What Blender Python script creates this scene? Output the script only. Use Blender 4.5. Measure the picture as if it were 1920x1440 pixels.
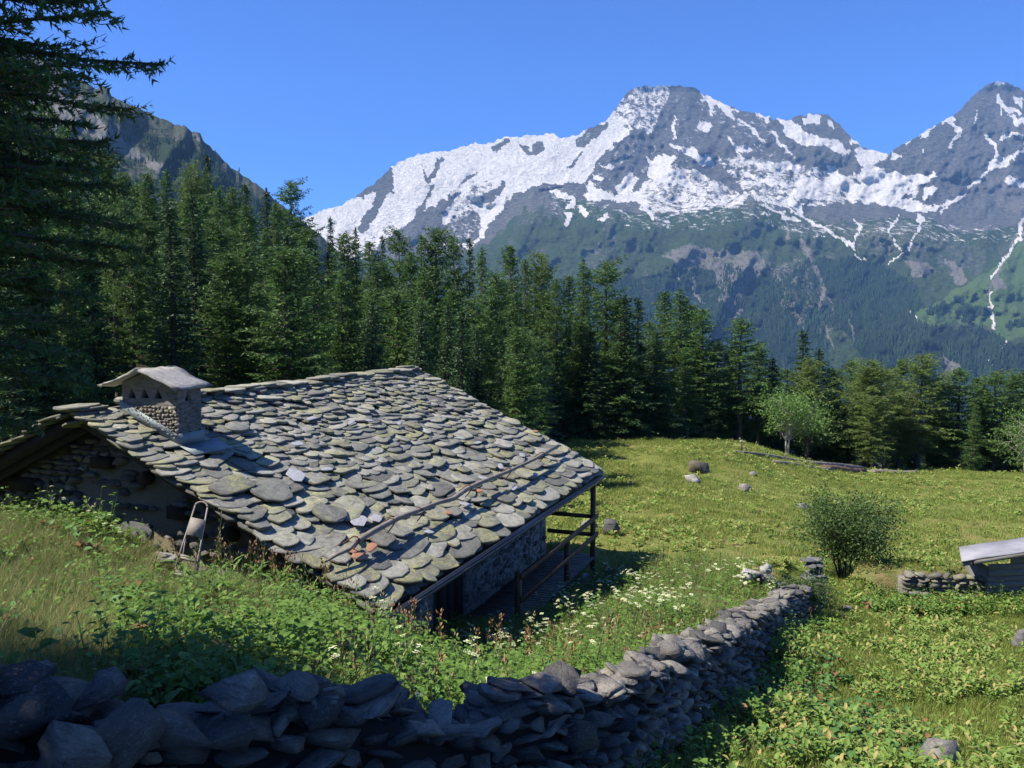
import bpy, bmesh, math, random
import numpy as np
from mathutils import Vector, Matrix, noise as mnoise
PI = math.pi
R_ = math.radians
scn = bpy.context.scene
for o in list(bpy.data.objects):
    bpy.data.objects.remove(o)

# ---------------------------------------------------------------- camera
PITCH = 0.0786
FPX = 1605.0
cam_d = bpy.data.cameras.new("camera")
cam_d.sensor_width = 36.0
cam_d.lens = FPX / 1920 * 36
cam_d.clip_start = 0.05
cam_d.clip_end = 40000
cam = bpy.data.objects.new("camera", cam_d)
cam.rotation_euler = (PI / 2 - PITCH, 0, 0)
scn.collection.objects.link(cam)
scn.camera = cam

# ---------------------------------------------------------------- world, sun, exposure
SUN_AZ, SUN_EL = R_(-101), R_(53)          # azimuth measured from +Y towards +X
w = bpy.data.worlds.new("World")
scn.world = w
w.use_nodes = True
wn = w.node_tree
bg = wn.nodes["Background"]
sky = wn.nodes.new("ShaderNodeTexSky")
sky.sky_type = 'NISHITA'
sky.sun_disc = False
sky.sun_elevation = SUN_EL
sky.sun_rotation = SUN_AZ
sky.altitude = 2600
sky.air_density = 1.0
sky.dust_density = 0.3
sky.ozone_density = 4.0
skm = wn.nodes.new("ShaderNodeMix")
skm.data_type = 'RGBA'
skm.blend_type = 'MULTIPLY'
skm.inputs[0].default_value = 1.0
skm.inputs[7].default_value = (.46, .78, 1.42, 1)
wn.links.new(sky.outputs[0], skm.inputs[6])
wn.links.new(skm.outputs[2], bg.inputs[0])
bg.inputs[1].default_value = 0.077
sun_d = bpy.data.lights.new("sun", 'SUN')
sun_d.energy = 5.0
sun_d.angle = R_(0.55)
sun_d.color = (1.0, 0.93, 0.82)
sun = bpy.data.objects.new("sun", sun_d)
sdir = Vector((math.sin(SUN_AZ) * math.cos(SUN_EL), math.cos(SUN_AZ) * math.cos(SUN_EL), math.sin(SUN_EL)))
sun.rotation_euler = sdir.to_track_quat('Z', 'Y').to_euler()
scn.collection.objects.link(sun)
scn.view_settings.view_transform = 'Standard'
scn.view_settings.look = 'None'
scn.view_settings.exposure = 1.0
scn.view_settings.gamma = 1.0
scn.view_settings.use_curve_mapping = False
scn.cycles.max_bounces = 6
scn.cycles.diffuse_bounces = 3
scn.cycles.transmission_bounces = 3
scn.cycles.transparent_max_bounces = 8
scn.cycles.volume_bounces = 0

# ---------------------------------------------------------------- helpers
C = scn.collection.objects


def link_mesh(name, me, parent=None):
    o = bpy.data.objects.new(name, me)
    C.link(o)
    if parent is not None:
        o.parent = parent
    return o


def mesh_np(name, V, faces=None, F3=None, F4=None, mats=(), smooth=False, col=None):
    """mesh from numpy arrays; faces list for n-gons, F3 / F4 arrays for tris and quads"""
    V = np.asarray(V, dtype=np.float32).reshape(-1, 3)
    loops, starts, tot = [], [], 0
    if faces is not None and len(faces):
        for f in faces:
            starts.append(tot)
            loops.extend(f)
            tot += len(f)
        loops = [np.asarray(loops, dtype=np.int32)]
        starts = [np.asarray(starts, dtype=np.int32)]
    for A in (F3, F4):
        if A is not None and len(A):
            A = np.asarray(A, dtype=np.int32)
            loops.append(A.ravel())
            starts.append(tot + np.arange(len(A), dtype=np.int32) * A.shape[1])
            tot += A.size
    loops = np.concatenate(loops)
    starts = np.concatenate(starts)
    me = bpy.data.meshes.new(name)
    me.vertices.add(len(V))
    me.vertices.foreach_set("co", V.ravel())
    me.loops.add(len(loops))
    me.loops.foreach_set("vertex_index", loops)
    me.polygons.add(len(starts))
    me.polygons.foreach_set("loop_start", starts)
    me.update(calc_edges=True)
    me.validate()
    if smooth:
        me.polygons.foreach_set("use_smooth", np.ones(len(me.polygons), dtype=bool))
    if col is not None:
        a = me.color_attributes.new("tint", 'FLOAT_COLOR', 'POINT')
        c = np.ones((len(V), 4), dtype=np.float32)
        c[:, :col.shape[1]] = col
        a.data.foreach_set("color", c.ravel())
    for m in mats:
        me.materials.append(m)
    return me


def tag(o, label=None, cat=None, group=None, kind=None):
    if label: o['label'] = label
    if cat: o['category'] = cat
    if group: o['group'] = group
    if kind: o['kind'] = kind
    return o


def empty(name, loc=(0, 0, 0), parent=None):
    o = bpy.data.objects.new(name, None)
    o.location = loc
    o.empty_display_size = 0.2
    C.link(o)
    if parent is not None:
        o.parent = parent
    return o


class MB:
    """collects shapes into one mesh"""
    def __init__(s):
        s.V, s.F, s.n = [], [], 0

    def add(s, V, F):
        V = np.asarray(V, float).reshape(-1, 3)
        s.V.append(V)
        s.F += [[i + s.n for i in f] for f in F]
        s.n += len(V)

    def hexa(s, P):  # 8 points: bottom 4 ccw, top 4
        s.add(P, [(3, 2, 1, 0), (4, 5, 6, 7), (0, 1, 5, 4), (1, 2, 6, 5), (2, 3, 7, 6), (3, 0, 4, 7)])

    def box(s, c, X, Y, Z):  # centre and half-axis vectors
        c, X, Y, Z = map(np.asarray, (c, X, Y, Z))
        P = [c - X - Y - Z, c + X - Y - Z, c + X + Y - Z, c - X + Y - Z, c - X - Y + Z, c + X - Y + Z, c + X + Y + Z, c - X + Y + Z]
        s.hexa(P)

    def tube(s, pts, rad, n=8, cap=True):
        pts = [np.asarray(p, float) for p in pts]
        k = len(pts)
        if not hasattr(rad, '__len__'): rad = [rad] * k
        V = []
        t0 = pts[1] - pts[0]
        up = np.array([0, 0, 1.0]) if abs(t0[2]) < .9 * np.linalg.norm(t0) else np.array([1.0, 0, 0])
        for i, p in enumerate(pts):
            t = pts[min(i + 1, k - 1)] - pts[max(i - 1, 0)]
            t = t / np.linalg.norm(t)
            x = np.cross(up, t); x /= np.linalg.norm(x)
            y = np.cross(t, x)
            for j in range(n):
                a = 2 * PI * j / n
                V.append(p + rad[i] * (math.cos(a) * x + math.sin(a) * y))
        F = [(i * n + j, i * n + (j + 1) % n, (i + 1) * n + (j + 1) % n, (i + 1) * n + j) for i in range(k - 1) for j in range(n)]
        if cap:
            F += [tuple(range(n))[::-1], tuple(range((k - 1) * n, k * n))]
        s.add(V, F)

    def build(s, name, mat, parent=None, smooth=False):
        me = mesh_np(name, np.concatenate(s.V), faces=s.F, mats=[mat], smooth=smooth)
        return link_mesh(name, me, parent)


# pixel (1920x1440) -> ray ; P(u,v,Y) -> world point at distance Y along +Y
cp, sp = math.cos(PITCH), math.sin(PITCH)
def ray(u, v):
    a = (np.asarray(u, float) - 960) / FPX
    b = (720 - np.asarray(v, float)) / FPX
    return np.stack([a, cp + b * sp, -sp + b * cp], -1)
def P(u, v, Y):
    d = ray(u, v)
    return d * (np.asarray(Y, float) / d[..., 1])[..., None]
def X_at(u, Y):
    return float(P(u, 594, Y)[0])

# value noise
def _hash(ix, iy, seed):
    h = (ix.astype(np.int64) * 374761393 + iy.astype(np.int64) * 668265263 + seed * 974634777) & 0xffffffff
    h = ((h ^ (h >> 13)) * 1274126177) & 0xffffffff
    return ((h ^ (h >> 16)) & 0xffff) / 65535.0
def vn(x, y, seed=0):
    x = np.asarray(x, float); y = np.asarray(y, float)
    ix, iy = np.floor(x), np.floor(y)
    fx, fy = x - ix, y - iy
    fx = fx * fx * fx * (fx * (fx * 6 - 15) + 10); fy = fy * fy * fy * (fy * (fy * 6 - 15) + 10)
    a = _hash(ix, iy, seed); b = _hash(ix + 1, iy, seed); c = _hash(ix, iy + 1, seed); d = _hash(ix + 1, iy + 1, seed)
    return (a * (1 - fx) + b * fx) * (1 - fy) + (c * (1 - fx) + d * fx) * fy
def fbm(x, y, seed=0, o=4, g=.5):
    s, a, t = 0, 1, 0
    for i in range(o):
        s = s + a * vn(x * 2 ** i + 17.3 * i, y * 2 ** i - 9.1 * i, seed + i); t += a; a *= g
    return s / t
def ridged(x, y, seed=0, o=4, g=.5):
    s, a, t = 0, 1, 0
    for i in range(o):
        s = s + a * (1 - np.abs(2 * vn(x * 2 ** i + 7.3 * i, y * 2 ** i - 3.1 * i, seed + i) - 1)); t += a; a *= g
    return s / t
def inpoly(x, y, poly):
    x = np.asarray(x, float); y = np.asarray(y, float)
    c = np.zeros(x.shape, bool)
    n = len(poly)
    for i in range(n):
        x0, y0 = poly[i]; x1, y1 = poly[(i + 1) % n]
        if y0 == y1: continue
        k = ((y0 > y) != (y1 > y)) & (x < (x1 - x0) * (y - y0) / (y1 - y0) + x0)
        c ^= k
    return c
def seg_dist(x, y, pts):
    x = np.asarray(x, float); y = np.asarray(y, float)
    D = np.full(x.shape, 1e9)
    for (x0, y0), (x1, y1) in zip(pts[:-1], pts[1:]):
        dx, dy = x1 - x0, y1 - y0
        t = np.clip(((x - x0) * dx + (y - y0) * dy) / (dx * dx + dy * dy + 1e-9), 0, 1)
        D = np.minimum(D, np.hypot(x - x0 - t * dx, y - y0 - t * dy))
    return D

# ---------------------------------------------------------------- materials
def nodes_of(name):
    m = bpy.data.materials.new(name)
    m.use_nodes = True
    nt = m.node_tree
    nt.nodes.clear()
    return m, nt, nt.nodes, nt.links
class G:
    """tiny node graph helper"""
    def __init__(s, name):
        s.m, s.nt, s.N, s.L = nodes_of(name)
        s.out = s.N.new("ShaderNodeOutputMaterial")
    def n(s, t, **kw):
        x = s.N.new(t)
        for k, v in kw.items(): setattr(x, k, v)
        return x
    def put(s, inp, v):
        if hasattr(v, 'is_output') or isinstance(v, bpy.types.NodeSocket): s.L.new(v, inp)
        elif isinstance(v, (tuple, list)) and len(v) == 3 and inp.type == 'RGBA': inp.default_value = (*v, 1)
        else: inp.default_value = v
    def coord(s, which='Object'):
        return s.n("ShaderNodeTexCoord").outputs[which]
    def pos(s):
        return s.n("ShaderNodeNewGeometry").outputs['Position']
    def mapv(s, v, scale=(1, 1, 1), rot=(0, 0, 0), loc=(0, 0, 0)):
        x = s.n("ShaderNodeMapping"); s.L.new(v, x.inputs[0])
        x.inputs['Scale'].default_value = scale; x.inputs['Rotation'].default_value = rot; x.inputs['Location'].default_value = loc
        return x.outputs[0]
    def noise(s, v, scale, detail=4, rough=.55, dist=0):
        x = s.n("ShaderNodeTexNoise"); s.L.new(v, x.inputs['Vector'])
        x.inputs['Scale'].default_value = scale; x.inputs['Detail'].default_value = detail
        x.inputs['Roughness'].default_value = rough; x.inputs['Distortion'].default_value = dist
        return x.outputs[0]
    def vor(s, v, scale, feat='F1', out='Distance'):
        x = s.n("ShaderNodeTexVoronoi", feature=feat); s.L.new(v, x.inputs['Vector']); x.inputs['Scale'].default_value = scale
        return x.outputs[out]
    def ramp(s, f, stops, interp='LINEAR'):
        x = s.n("ShaderNodeValToRGB"); s.L.new(f, x.inputs[0]); r = x.color_ramp; r.interpolation = interp
        while len(r.elements) < len(stops): r.elements.new(.5)
        for e, (p, c) in zip(r.elements, stops):
            e.position = p
            e.color = (c, c, c, 1) if not hasattr(c, '__len__') else (*c, 1)
        return x.outputs[0]
    def mix(s, f, a, b, mode='MIX'):
        x = s.n("ShaderNodeMix", data_type='RGBA', blend_type=mode)
        s.put(x.inputs[0], f); s.put(x.inputs[6], a); s.put(x.inputs[7], b)
        return x.outputs[2]
    def math(s, op, a, b=0.0, c=None, clamp=False):
        x = s.n("ShaderNodeMath", operation=op); x.use_clamp = clamp
        s.put(x.inputs[0], a); s.put(x.inputs[1], b)
        if c is not None: s.put(x.inputs[2], c)
        return x.outputs[0]
    def add3(s, a, b):
        x = s.n("ShaderNodeVectorMath", operation='ADD'); s.put(x.inputs[0], a); s.put(x.inputs[1], b); return x.outputs[0]
    def rnd(s):
        return s.n("ShaderNodeObjectInfo").outputs['Random']
    def attr(s, name='tint'):
        x = s.n("ShaderNodeAttribute"); x.attribute_name = name; return x
    def bump(s, h, strength=.5, dist=.02, normal=None):
        x = s.n("ShaderNodeBump"); s.L.new(h, x.inputs['Height']); x.inputs['Strength'].default_value = strength; x.inputs['Distance'].default_value = dist
        if normal is not None: s.L.new(normal, x.inputs['Normal'])
        return x.outputs[0]
    def bsdf(s, col, rough=.8, normal=None, spec=.3, metal=0.0):
        x = s.n("ShaderNodeBsdfPrincipled")
        s.put(x.inputs['Base Color'], col); s.put(x.inputs['Roughness'], rough)
        x.inputs['Specular IOR Level'].default_value = spec; x.inputs['Metallic'].default_value = metal
        if normal is not None: s.L.new(normal, x.inputs['Normal'])
        return x.outputs[0]
    def leaf(s, col, trans=.35, rough=.55, tcol=None):
        a = s.bsdf(col, rough, spec=.25)
        t = s.n("ShaderNodeBsdfTranslucent"); s.put(t.inputs[0], tcol if tcol is not None else col)
        x = s.n("ShaderNodeMixShader"); x.inputs[0].default_value = trans
        s.L.new(a, x.inputs[1]); s.L.new(t.outputs[0], x.inputs[2])
        return x.outputs[0]
    def end(s, sh):
        s.L.new(sh, s.out.inputs[0]); return s.m

def m_slate(name, c0, c1, lich=.5, lcol=(.30, .31, .10), bstr=.6, strata=0.0, dark_edges=False):
    g = G(name); co = g.coord('Object'); r = g.rnd(); geo = g.pos()
    t = g.attr('tint').outputs['Fac']
    rr = g.math('FRACT', g.math('ADD', r, t))
    n1 = g.noise(geo, 9, 6, .65); n2 = g.noise(geo, 2.2, 3, .6); n3 = g.noise(geo, 38, 4, .7)
    base = g.mix(rr, c0, c1)
    base = g.mix(g.ramp(n1, [(.32, 0), (.68, 1)]), g.mix(.5, base, (.06, .06, .06)), base)
    base = g.mix(g.math('MULTIPLY', g.ramp(g.noise(geo, 5, 3), [(.6, 0), (.8, 1)]), .3), base, (.21, .16, .11))
    # lichen blotches: amount changes from slab to slab and over the roof
    lt = g.math('ADD', g.math('MULTIPLY', g.math('FRACT', g.math('MULTIPLY', rr, 7.3)), .30), g.math('MULTIPLY', n2, .55))
    lt = g.math('ADD', lt, g.math('MULTIPLY', n1, .35))
    lm = g.ramp(lt, [(.72 - lich * .24, 0), (.86 - lich * .24, 1)])
    lm = g.math('MULTIPLY', lm, g.math('MULTIPLY', g.ramp(n3, [(.38, .15), (.55, 1)]), g.ramp(g.noise(geo, 17, 3), [(.38, .2), (.6, 1)])))
    col = g.mix(lm, base, lcol)
    spots = g.ramp(g.vor(geo, 26), [(.10, 1), (.22, 0)])
    col = g.mix(g.math('MULTIPLY', spots, .35), col, (.36, .35, .30))
    h = g.math('ADD', g.math('MULTIPLY', n1, .6), g.math('MULTIPLY', n3, .5))
    if strata:
        st = g.noise(g.mapv(co, (.6, .6, 3.2)), 3.0, 6, .75)
        h = g.math('ADD', h, g.math('MULTIPLY', st, strata))
        col = g.mix(g.math('MULTIPLY', g.ramp(st, [(.38, 1), (.5, 0)]), .6), col, g.mix(.75, col, (.03, .03, .032)))  # low bands darkened, painting shade into the crevices
        col = g.mix(g.math('MULTIPLY', g.ramp(g.noise(geo, 60, 3, .7), [(.58, 0), (.7, 1)]), .5), col, (.36, .35, .32))
    if dark_edges:   # darker broken edges, where the face turns away from the slab's top
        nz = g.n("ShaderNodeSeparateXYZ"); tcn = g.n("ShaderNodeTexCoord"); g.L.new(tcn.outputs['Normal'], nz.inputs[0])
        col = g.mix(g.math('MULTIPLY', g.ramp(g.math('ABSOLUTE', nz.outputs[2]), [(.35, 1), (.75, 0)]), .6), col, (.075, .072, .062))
    return g.end(g.bsdf(col, .85, g.bump(h, bstr, .03), spec=.25))
M = {}
M['slate'] = m_slate('roof_slate', (.145, .145, .122), (.42, .41, .33), .54, (.34, .33, .11), .9, .5, True)
M['slate_dark'] = m_slate('dark_slate', (.10, .105, .11), (.17, .17, .17), .12)
M['stone'] = m_slate('wall_stone', (.070, .068, .064), (.27, .245, .205), .30, (.30, .29, .22), 1.0, 1.6)
M['stone_warm'] = m_slate('warm_stone', (.18, .165, .14), (.34, .29, .23), .30, (.30, .28, .20), 1.0, 1.2)  # lighter warm stone, mixed at random through the wall
M['mossy'] = m_slate('mossy_rock', (.09, .075, .05), (.16, .13, .08), .75, (.17, .16, .06), 1.0, .6)
M['boulder'] = m_slate('boulder_stone', (.17, .16, .15), (.28, .26, .24), .45, (.30, .29, .22), 1.0, 1.0)

def m_simple(name, col, rough=.7, metal=0.0, nscale=8, var=.5, bump=.2, dist=.01, stretch=(1, 1, 1), spec=.3, col2=None):
    g = G(name); co = g.mapv(g.coord('Object'), stretch)
    n = g.noise(co, nscale, 5, .6); n2 = g.noise(co, nscale * 5, 3, .6)
    c2 = col2 if col2 else tuple(c * (1 - var) for c in col)
    c = g.mix(g.ramp(n, [(.35, 0), (.65, 1)]), c2, col)
    c = g.mix(.25, c, g.mix(n2, c2, col))
    return g.end(g.bsdf(c, rough, g.bump(g.math('ADD', n, g.math('MULTIPLY', n2, .4)), bump, dist), spec, metal))
M['slate_white'] = m_simple('pale_slate', (.40, .40, .41), .6, var=.35)
M['slate_rust'] = m_simple('rusty_slate', (.42, .15, .07), .8, var=.4, col2=(.30, .20, .14))
M['metal'] = m_simple('zinc_flashing', (.20, .24, .25), .6, .2, 4, .25, .1, .004)
M['gutter'] = m_simple('grey_gutter_metal', (.11, .12, .13), .4, .6, 4, .2, .1, .003)
M['rust'] = m_simple('rusty_iron', (.16, .07, .04), .8, .2, 20, .5)
M['old_wood'] = m_simple('weathered_pole_wood', (.26, .22, .18), .85, 0, 6, .45, .5, .01, (1, 1, 1))
M['brown_wood'] = m_simple('brown_stained_timber', (.15, .085, .045), .75, 0, 5, .4, .3, .006)
M['deck_wood'] = m_simple('grey_deck_planks', (.16, .14, .12), .8, 0, 5, .4, .3, .006)
M['dark_wood'] = m_simple('dark_old_timber', (.035, .026, .02), .9, 0, 6, .5, .4, .01)
M['board'] = m_simple('grey_shed_boards', (.19, .185, .18), .85, 0, 3, .4, .6, .008, (1, 6, 14))
M['shed_roof'] = m_simple('pale_roof_sheet', (.31, .31, .335), .65, 0, 2.5, .35, .1, .004)
M['cap_stone'] = m_slate('pale_slab', (.30, .29, .27), (.44, .42, .39), .18, (.36, .35, .2), .9)
M['chimney'] = m_simple('sooty_chimney_masonry', (.20, .185, .16), .9, 0, 7, .5, .8, .03, (1, 1, 3))
M['rubble'] = m_slate('tan_rubble', (.17, .15, .115), (.33, .29, .22), .2, (.36, .33, .24))
M['soot_shade'] = m_simple('black_soot_shade', (.012, .011, .01), .95, 0, 4, .3)  # black for chimney soot and for painted shade between wall stones
M['ladder'] = m_simple('worn_grey_ladder', (.27, .25, .23), .6, .1, 8, .35, .1, .003, col2=(.20, .15, .12))
M['ladder_board'] = m_simple('speckled_step_board', (.27, .24, .20), .75, 0, 40, .35, .2, .003)
M['bark'] = m_simple('grey_brown_bark', (.13, .105, .085), .9, 0, 5, .5, .8, .03, (1, 1, .4))
M['bark_dark'] = m_simple('dark_bark', (.07, .055, .045), .9, 0, 5, .5, .8, .03, (1, 1, .4))
M['birch_bark'] = m_simple('pale_birch_bark', (.50, .46, .40), .8, 0, 6, .4, .3, .01, (1, 1, 3))
M['log'] = m_simple('fallen_log_wood', (.26, .22, .18), .9, 0, 4, .5, .7, .03)
M['log_brown'] = m_simple('rotten_log_wood', (.17, .11, .075), .9, 0, 4, .5, .7, .03)

def m_leaf(name, c0, c1, c2=None, trans=.35, nscale=.8):
    g = G(name); r = g.rnd(); geo = g.pos()
    t = g.attr('tint').outputs['Fac']
    n = g.noise(geo, nscale, 2)
    f = g.math('ADD', g.math('MULTIPLY', g.math('FRACT', g.math('ADD', r, g.math('MULTIPLY', t, 3.7))), .6), g.math('MULTIPLY', n, .45))
    c = g.mix(f, c0, c1)
    if c2: c = g.mix(g.ramp(t, [(.86, 0), (.93, 1)]), c, c2)
    return g.end(g.leaf(c, trans))
M['larch'] = m_leaf('larch_needles', (.045, .105, .028), (.115, .20, .045), None, .3, .35)
M['larch_light'] = m_leaf('light_larch_needles', (.10, .16, .04), (.18, .25, .06), None, .35, .35)
M['spruce'] = m_leaf('spruce_needles', (.022, .055, .022), (.065, .12, .038), None, .2, .35)
M['silver'] = m_leaf('silvery_spruce_needles', (.07, .12, .07), (.14, .20, .12), None, .2, .35)
M['near_larch'] = m_leaf('near_larch_needles', (.035, .080, .028), (.075, .135, .035), None, .3, .6)
M['birch_leaf'] = m_leaf('fresh_birch_leaves', (.10, .20, .045), (.20, .31, .08), None, .4, .5)
M['bush_leaf'] = m_leaf('willow_bush_leaves', (.05, .10, .028), (.13, .20, .055), None, .35, .8)
M['grass'] = m_leaf('meadow_grass', (.11, .18, .030), (.27, .32, .065), (.48, .37, .16), .35, .25)
M['bank_grass'] = m_leaf('long_bank_grass', (.11, .17, .04), (.30, .31, .10), (.42, .34, .17), .35, .9)
M['herb'] = m_leaf('leafy_herb', (.06, .14, .025), (.19, .30, .055), None, .35, 1.2)
M['gentian'] = m_leaf('yellow_green_leaves', (.12, .21, .035), (.26, .36, .08), (.40, .34, .12), .35, 1.2)
M['dock'] = m_leaf('dock_leaves', (.05, .13, .035), (.13, .25, .06), (.24, .13, .05), .3, 1.2)
M['flower'] = m_simple('cream_umbel_flowers', (.58, .60, .34), .8, 0, 10, .3)
M['sorrel'] = m_simple('rusty_sorrel_seed', (.36, .20, .10), .8, 0, 10, .4)
M['straw'] = m_simple('straw_seed_heads', (.42, .36, .20), .8, 0, 10, .3)

# ---------------------------------------------------------------- the hut's frame
AZ = 0.3706
R0 = np.array([-6.7202, 13.0071, -1.4593])
LH, WH, RISE = 11.185, 5.3292, 2.4585
A = np.array([math.sin(AZ), math.cos(AZ), 0]); B = np.array([math.cos(AZ), -math.sin(AZ), 0]); Z = np.array([0, 0, 1.0])
S = B * WH - Z * RISE; SL = float(np.linalg.norm(S)); S /= SL
NR = np.cross(A, S); NR *= np.sign(NR[2])
def HB(a, b, z):  # plan coordinates on the hut, absolute z
    return np.array([R0[0], R0[1], 0]) + A * a + B * b + Z * z
def roofz(b):
    return R0[2] - abs(b) * RISE / WH
DECK_Z = -6.05
WB = WH - 1.36     # eave wall face

WALL = [(-330,1235,3.7),(-100,1250,3.85),(0,1256,4.0),(120,1262,4.0),(230,1300,4.1),(330,1345,4.2),(450,1288,4.3),(560,1275,4.6),(650,1270,4.8),(720,1295,5.0),(770,1330,5.2),(900,1335,5.6),(925,1285,5.75),(1000,1268,6.1),(1080,1275,6.6),(1170,1255,7.4),(1250,1205,8.8),(1330,1180,10.3),(1400,1143,12.5),(1450,1118,14.5),(1500,1095,16.6)]
WT = np.array([P(*c) for c in WALL])
# ---------------------------------------------------------------- ground height field
GC = [  # pixel u, v and distance Y
 (345,1110,11.2),(345,1140,10.2),(300,1150,9.6),(250,1040,12.6),(100,1005,13.6),(0,1020,13.8),(-250,1010,14),(200,1110,10),(200,1205,7.8),(100,1262,6.0),(-100,1270,5.8),
 (60,1140,9),(-200,1130,9),(500,1130,10.2),(600,1190,9.6),(700,1300,7.4),(500,1290,6.6),(350,1300,6.0),
 (1920,1440,9),(1920,1303,12),(1920,1220,15),(1920,1142,18),(1920,1083,21),(1920,1020,26),(1920,975,32),(1920,939,40),(1920,908,50),(1920,889,57),
 (1600,1303,12),(1600,1220,15),(1600,1142,18.2),(1600,1083,21),(1600,1020,26),(1600,970,32),(1600,934,40),(1620,900,50),(1640,884,56),
 (1400,1390,9.5),(1400,1300,11.9),(1450,1200,15.5),(1250,1440,8.2),
 (1250,1060,21),(1200,950,31),(1200,893,38.5),(1200,826,50),(1070,832,48),(1330,828,50),(1420,838,51),(1420,870,45),(1500,862,52),(1500,905,45),(1400,950,31),(1400,1020,24),
 (1720,892,53),(1100,1000,25),(1090,1110,20),
]
gp = [P(*c) for c in GC]
gp = [(p[0], p[1], p[2]) for p in gp]
gp += [ # free anchors x, y, z
 (0,0,-1.65),(-3,0,-1.55),(3,0,-2.0),(-5,-6,-1.0),(6,-6,-2.0),(-8,3,-1.5),(8,2,-3.3),(16,4,-5),(-3.5,3.0,-2.35),(-1.5,3.2,-2.45),(1.0,5.4,-3.45),(2.5,6.6,-4.05),
 (-1.7,4.7,-2.45),(-.5,5.6,-3.05),(-.4,8,-4.05),(.4,9.3,-4.45),(-.6,9.6,-4.6),(-1,11,-5.0),(1,13,-5.5),(-.4,13.5,-5.7),(0.5,16.5,-6.15),(2,20,-6.45),(-2,12.6,-5.5),
 (-5,16,-5.6),(-8,18,-5.6),(-3,24,-6.6),(0,27,-6.9),(-13,20,-4.0),(-16,14,-2.4),(-10,26,-5),(-6,33,-6.0),(0,40,-7.2),(-14,36,-2.8),(-5,50,-6.2),(5,62,-9),(20,68,-11.5),(35,70,-14),(45,60,-13),
 (-20,50,-1.0),(-12,58,-3),(-24,30,-1),(-30,60,2),(-20,80,-1),(-5,80,-8),(10,90,-18),(35,100,-26),(60,90,-25),(60,40,-12),(45,20,-8),(-40,40,4),(-45,80,4),(-40,10,2),(-20,100,-6),(50,0,-7),(-25,0,1)]
for _i in range(1, len(WT)):
    _t = WT[min(_i + 1, len(WT) - 1)] - WT[_i - 1]; _t /= np.hypot(_t[0], _t[1])
    _h = float(np.interp(WT[_i, 1], [4, 8, 10.3, 12.5, 17], [.95, .95, .80, .68, .60]))
    for _o, _e in ((.45, 0), (-.45, .12)):
        gp.append((WT[_i, 0] + _t[1] * _o, WT[_i, 1] - _t[0] * _o, WT[_i, 2] - _h + _e))
gp = np.array(gp)
def _phi(r2): return np.sqrt(r2 + 1.6 ** 2)
_n = len(gp)
_K = _phi(((gp[:, None, :2] - gp[None, :, :2]) ** 2).sum(-1)) - np.eye(_n) * .15
_Q = np.c_[np.ones(_n), gp[:, :2]]
_Mx = np.block([[_K, _Q], [_Q.T, np.zeros((3, 3))]])
_sol = np.linalg.solve(_Mx, np.r_[gp[:, 2], 0, 0, 0])
def gz0(x, y):
    x = np.asarray(x, float); y = np.asarray(y, float)
    sh = x.shape; x = x.ravel(); y = y.ravel()
    xc = np.clip(x, -60, 75); yc = np.clip(y, -12, 115)
    out = np.empty(len(x))
    for i in range(0, len(x), 20000):
        d2 = (xc[i:i + 20000, None] - gp[:, 0]) ** 2 + (yc[i:i + 20000, None] - gp[:, 1]) ** 2
        out[i:i + 20000] = _phi(d2) @ _sol[:_n] + _sol[_n] + _sol[_n + 1] * xc[i:i + 20000] + _sol[_n + 2] * yc[i:i + 20000]
    far = np.hypot(x - xc, y - yc)
    out -= far * (.30 - .22 * np.clip((-x - 40) / 200, 0, 1) * (y < 90))
    return out.reshape(sh)
def gz(x, y):
    x = np.asarray(x, float); y = np.asarray(y, float)
    z = gz0(x, y)
    amp = np.clip(y / 30, .25, 1)
    return z + (fbm(x * .5, y * .5, 3, 3) - .5) * .22 * amp + (fbm(x * 2.2, y * 2.2, 5, 2) - .5) * .07
def gzs(x, y): return float(gz(np.array([x]), np.array([y]))[0])
def hit(u, v, y0=3.0, y1=110):
    Y = np.linspace(y0, y1, 1500)
    p = P(np.full_like(Y, u), np.full_like(Y, v), Y)
    d = p[:, 2] - gz(p[:, 0], p[:, 1])
    k = np.where(d < 0)[0]
    i = k[0] if len(k) else len(Y) - 1
    return p[i]

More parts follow.
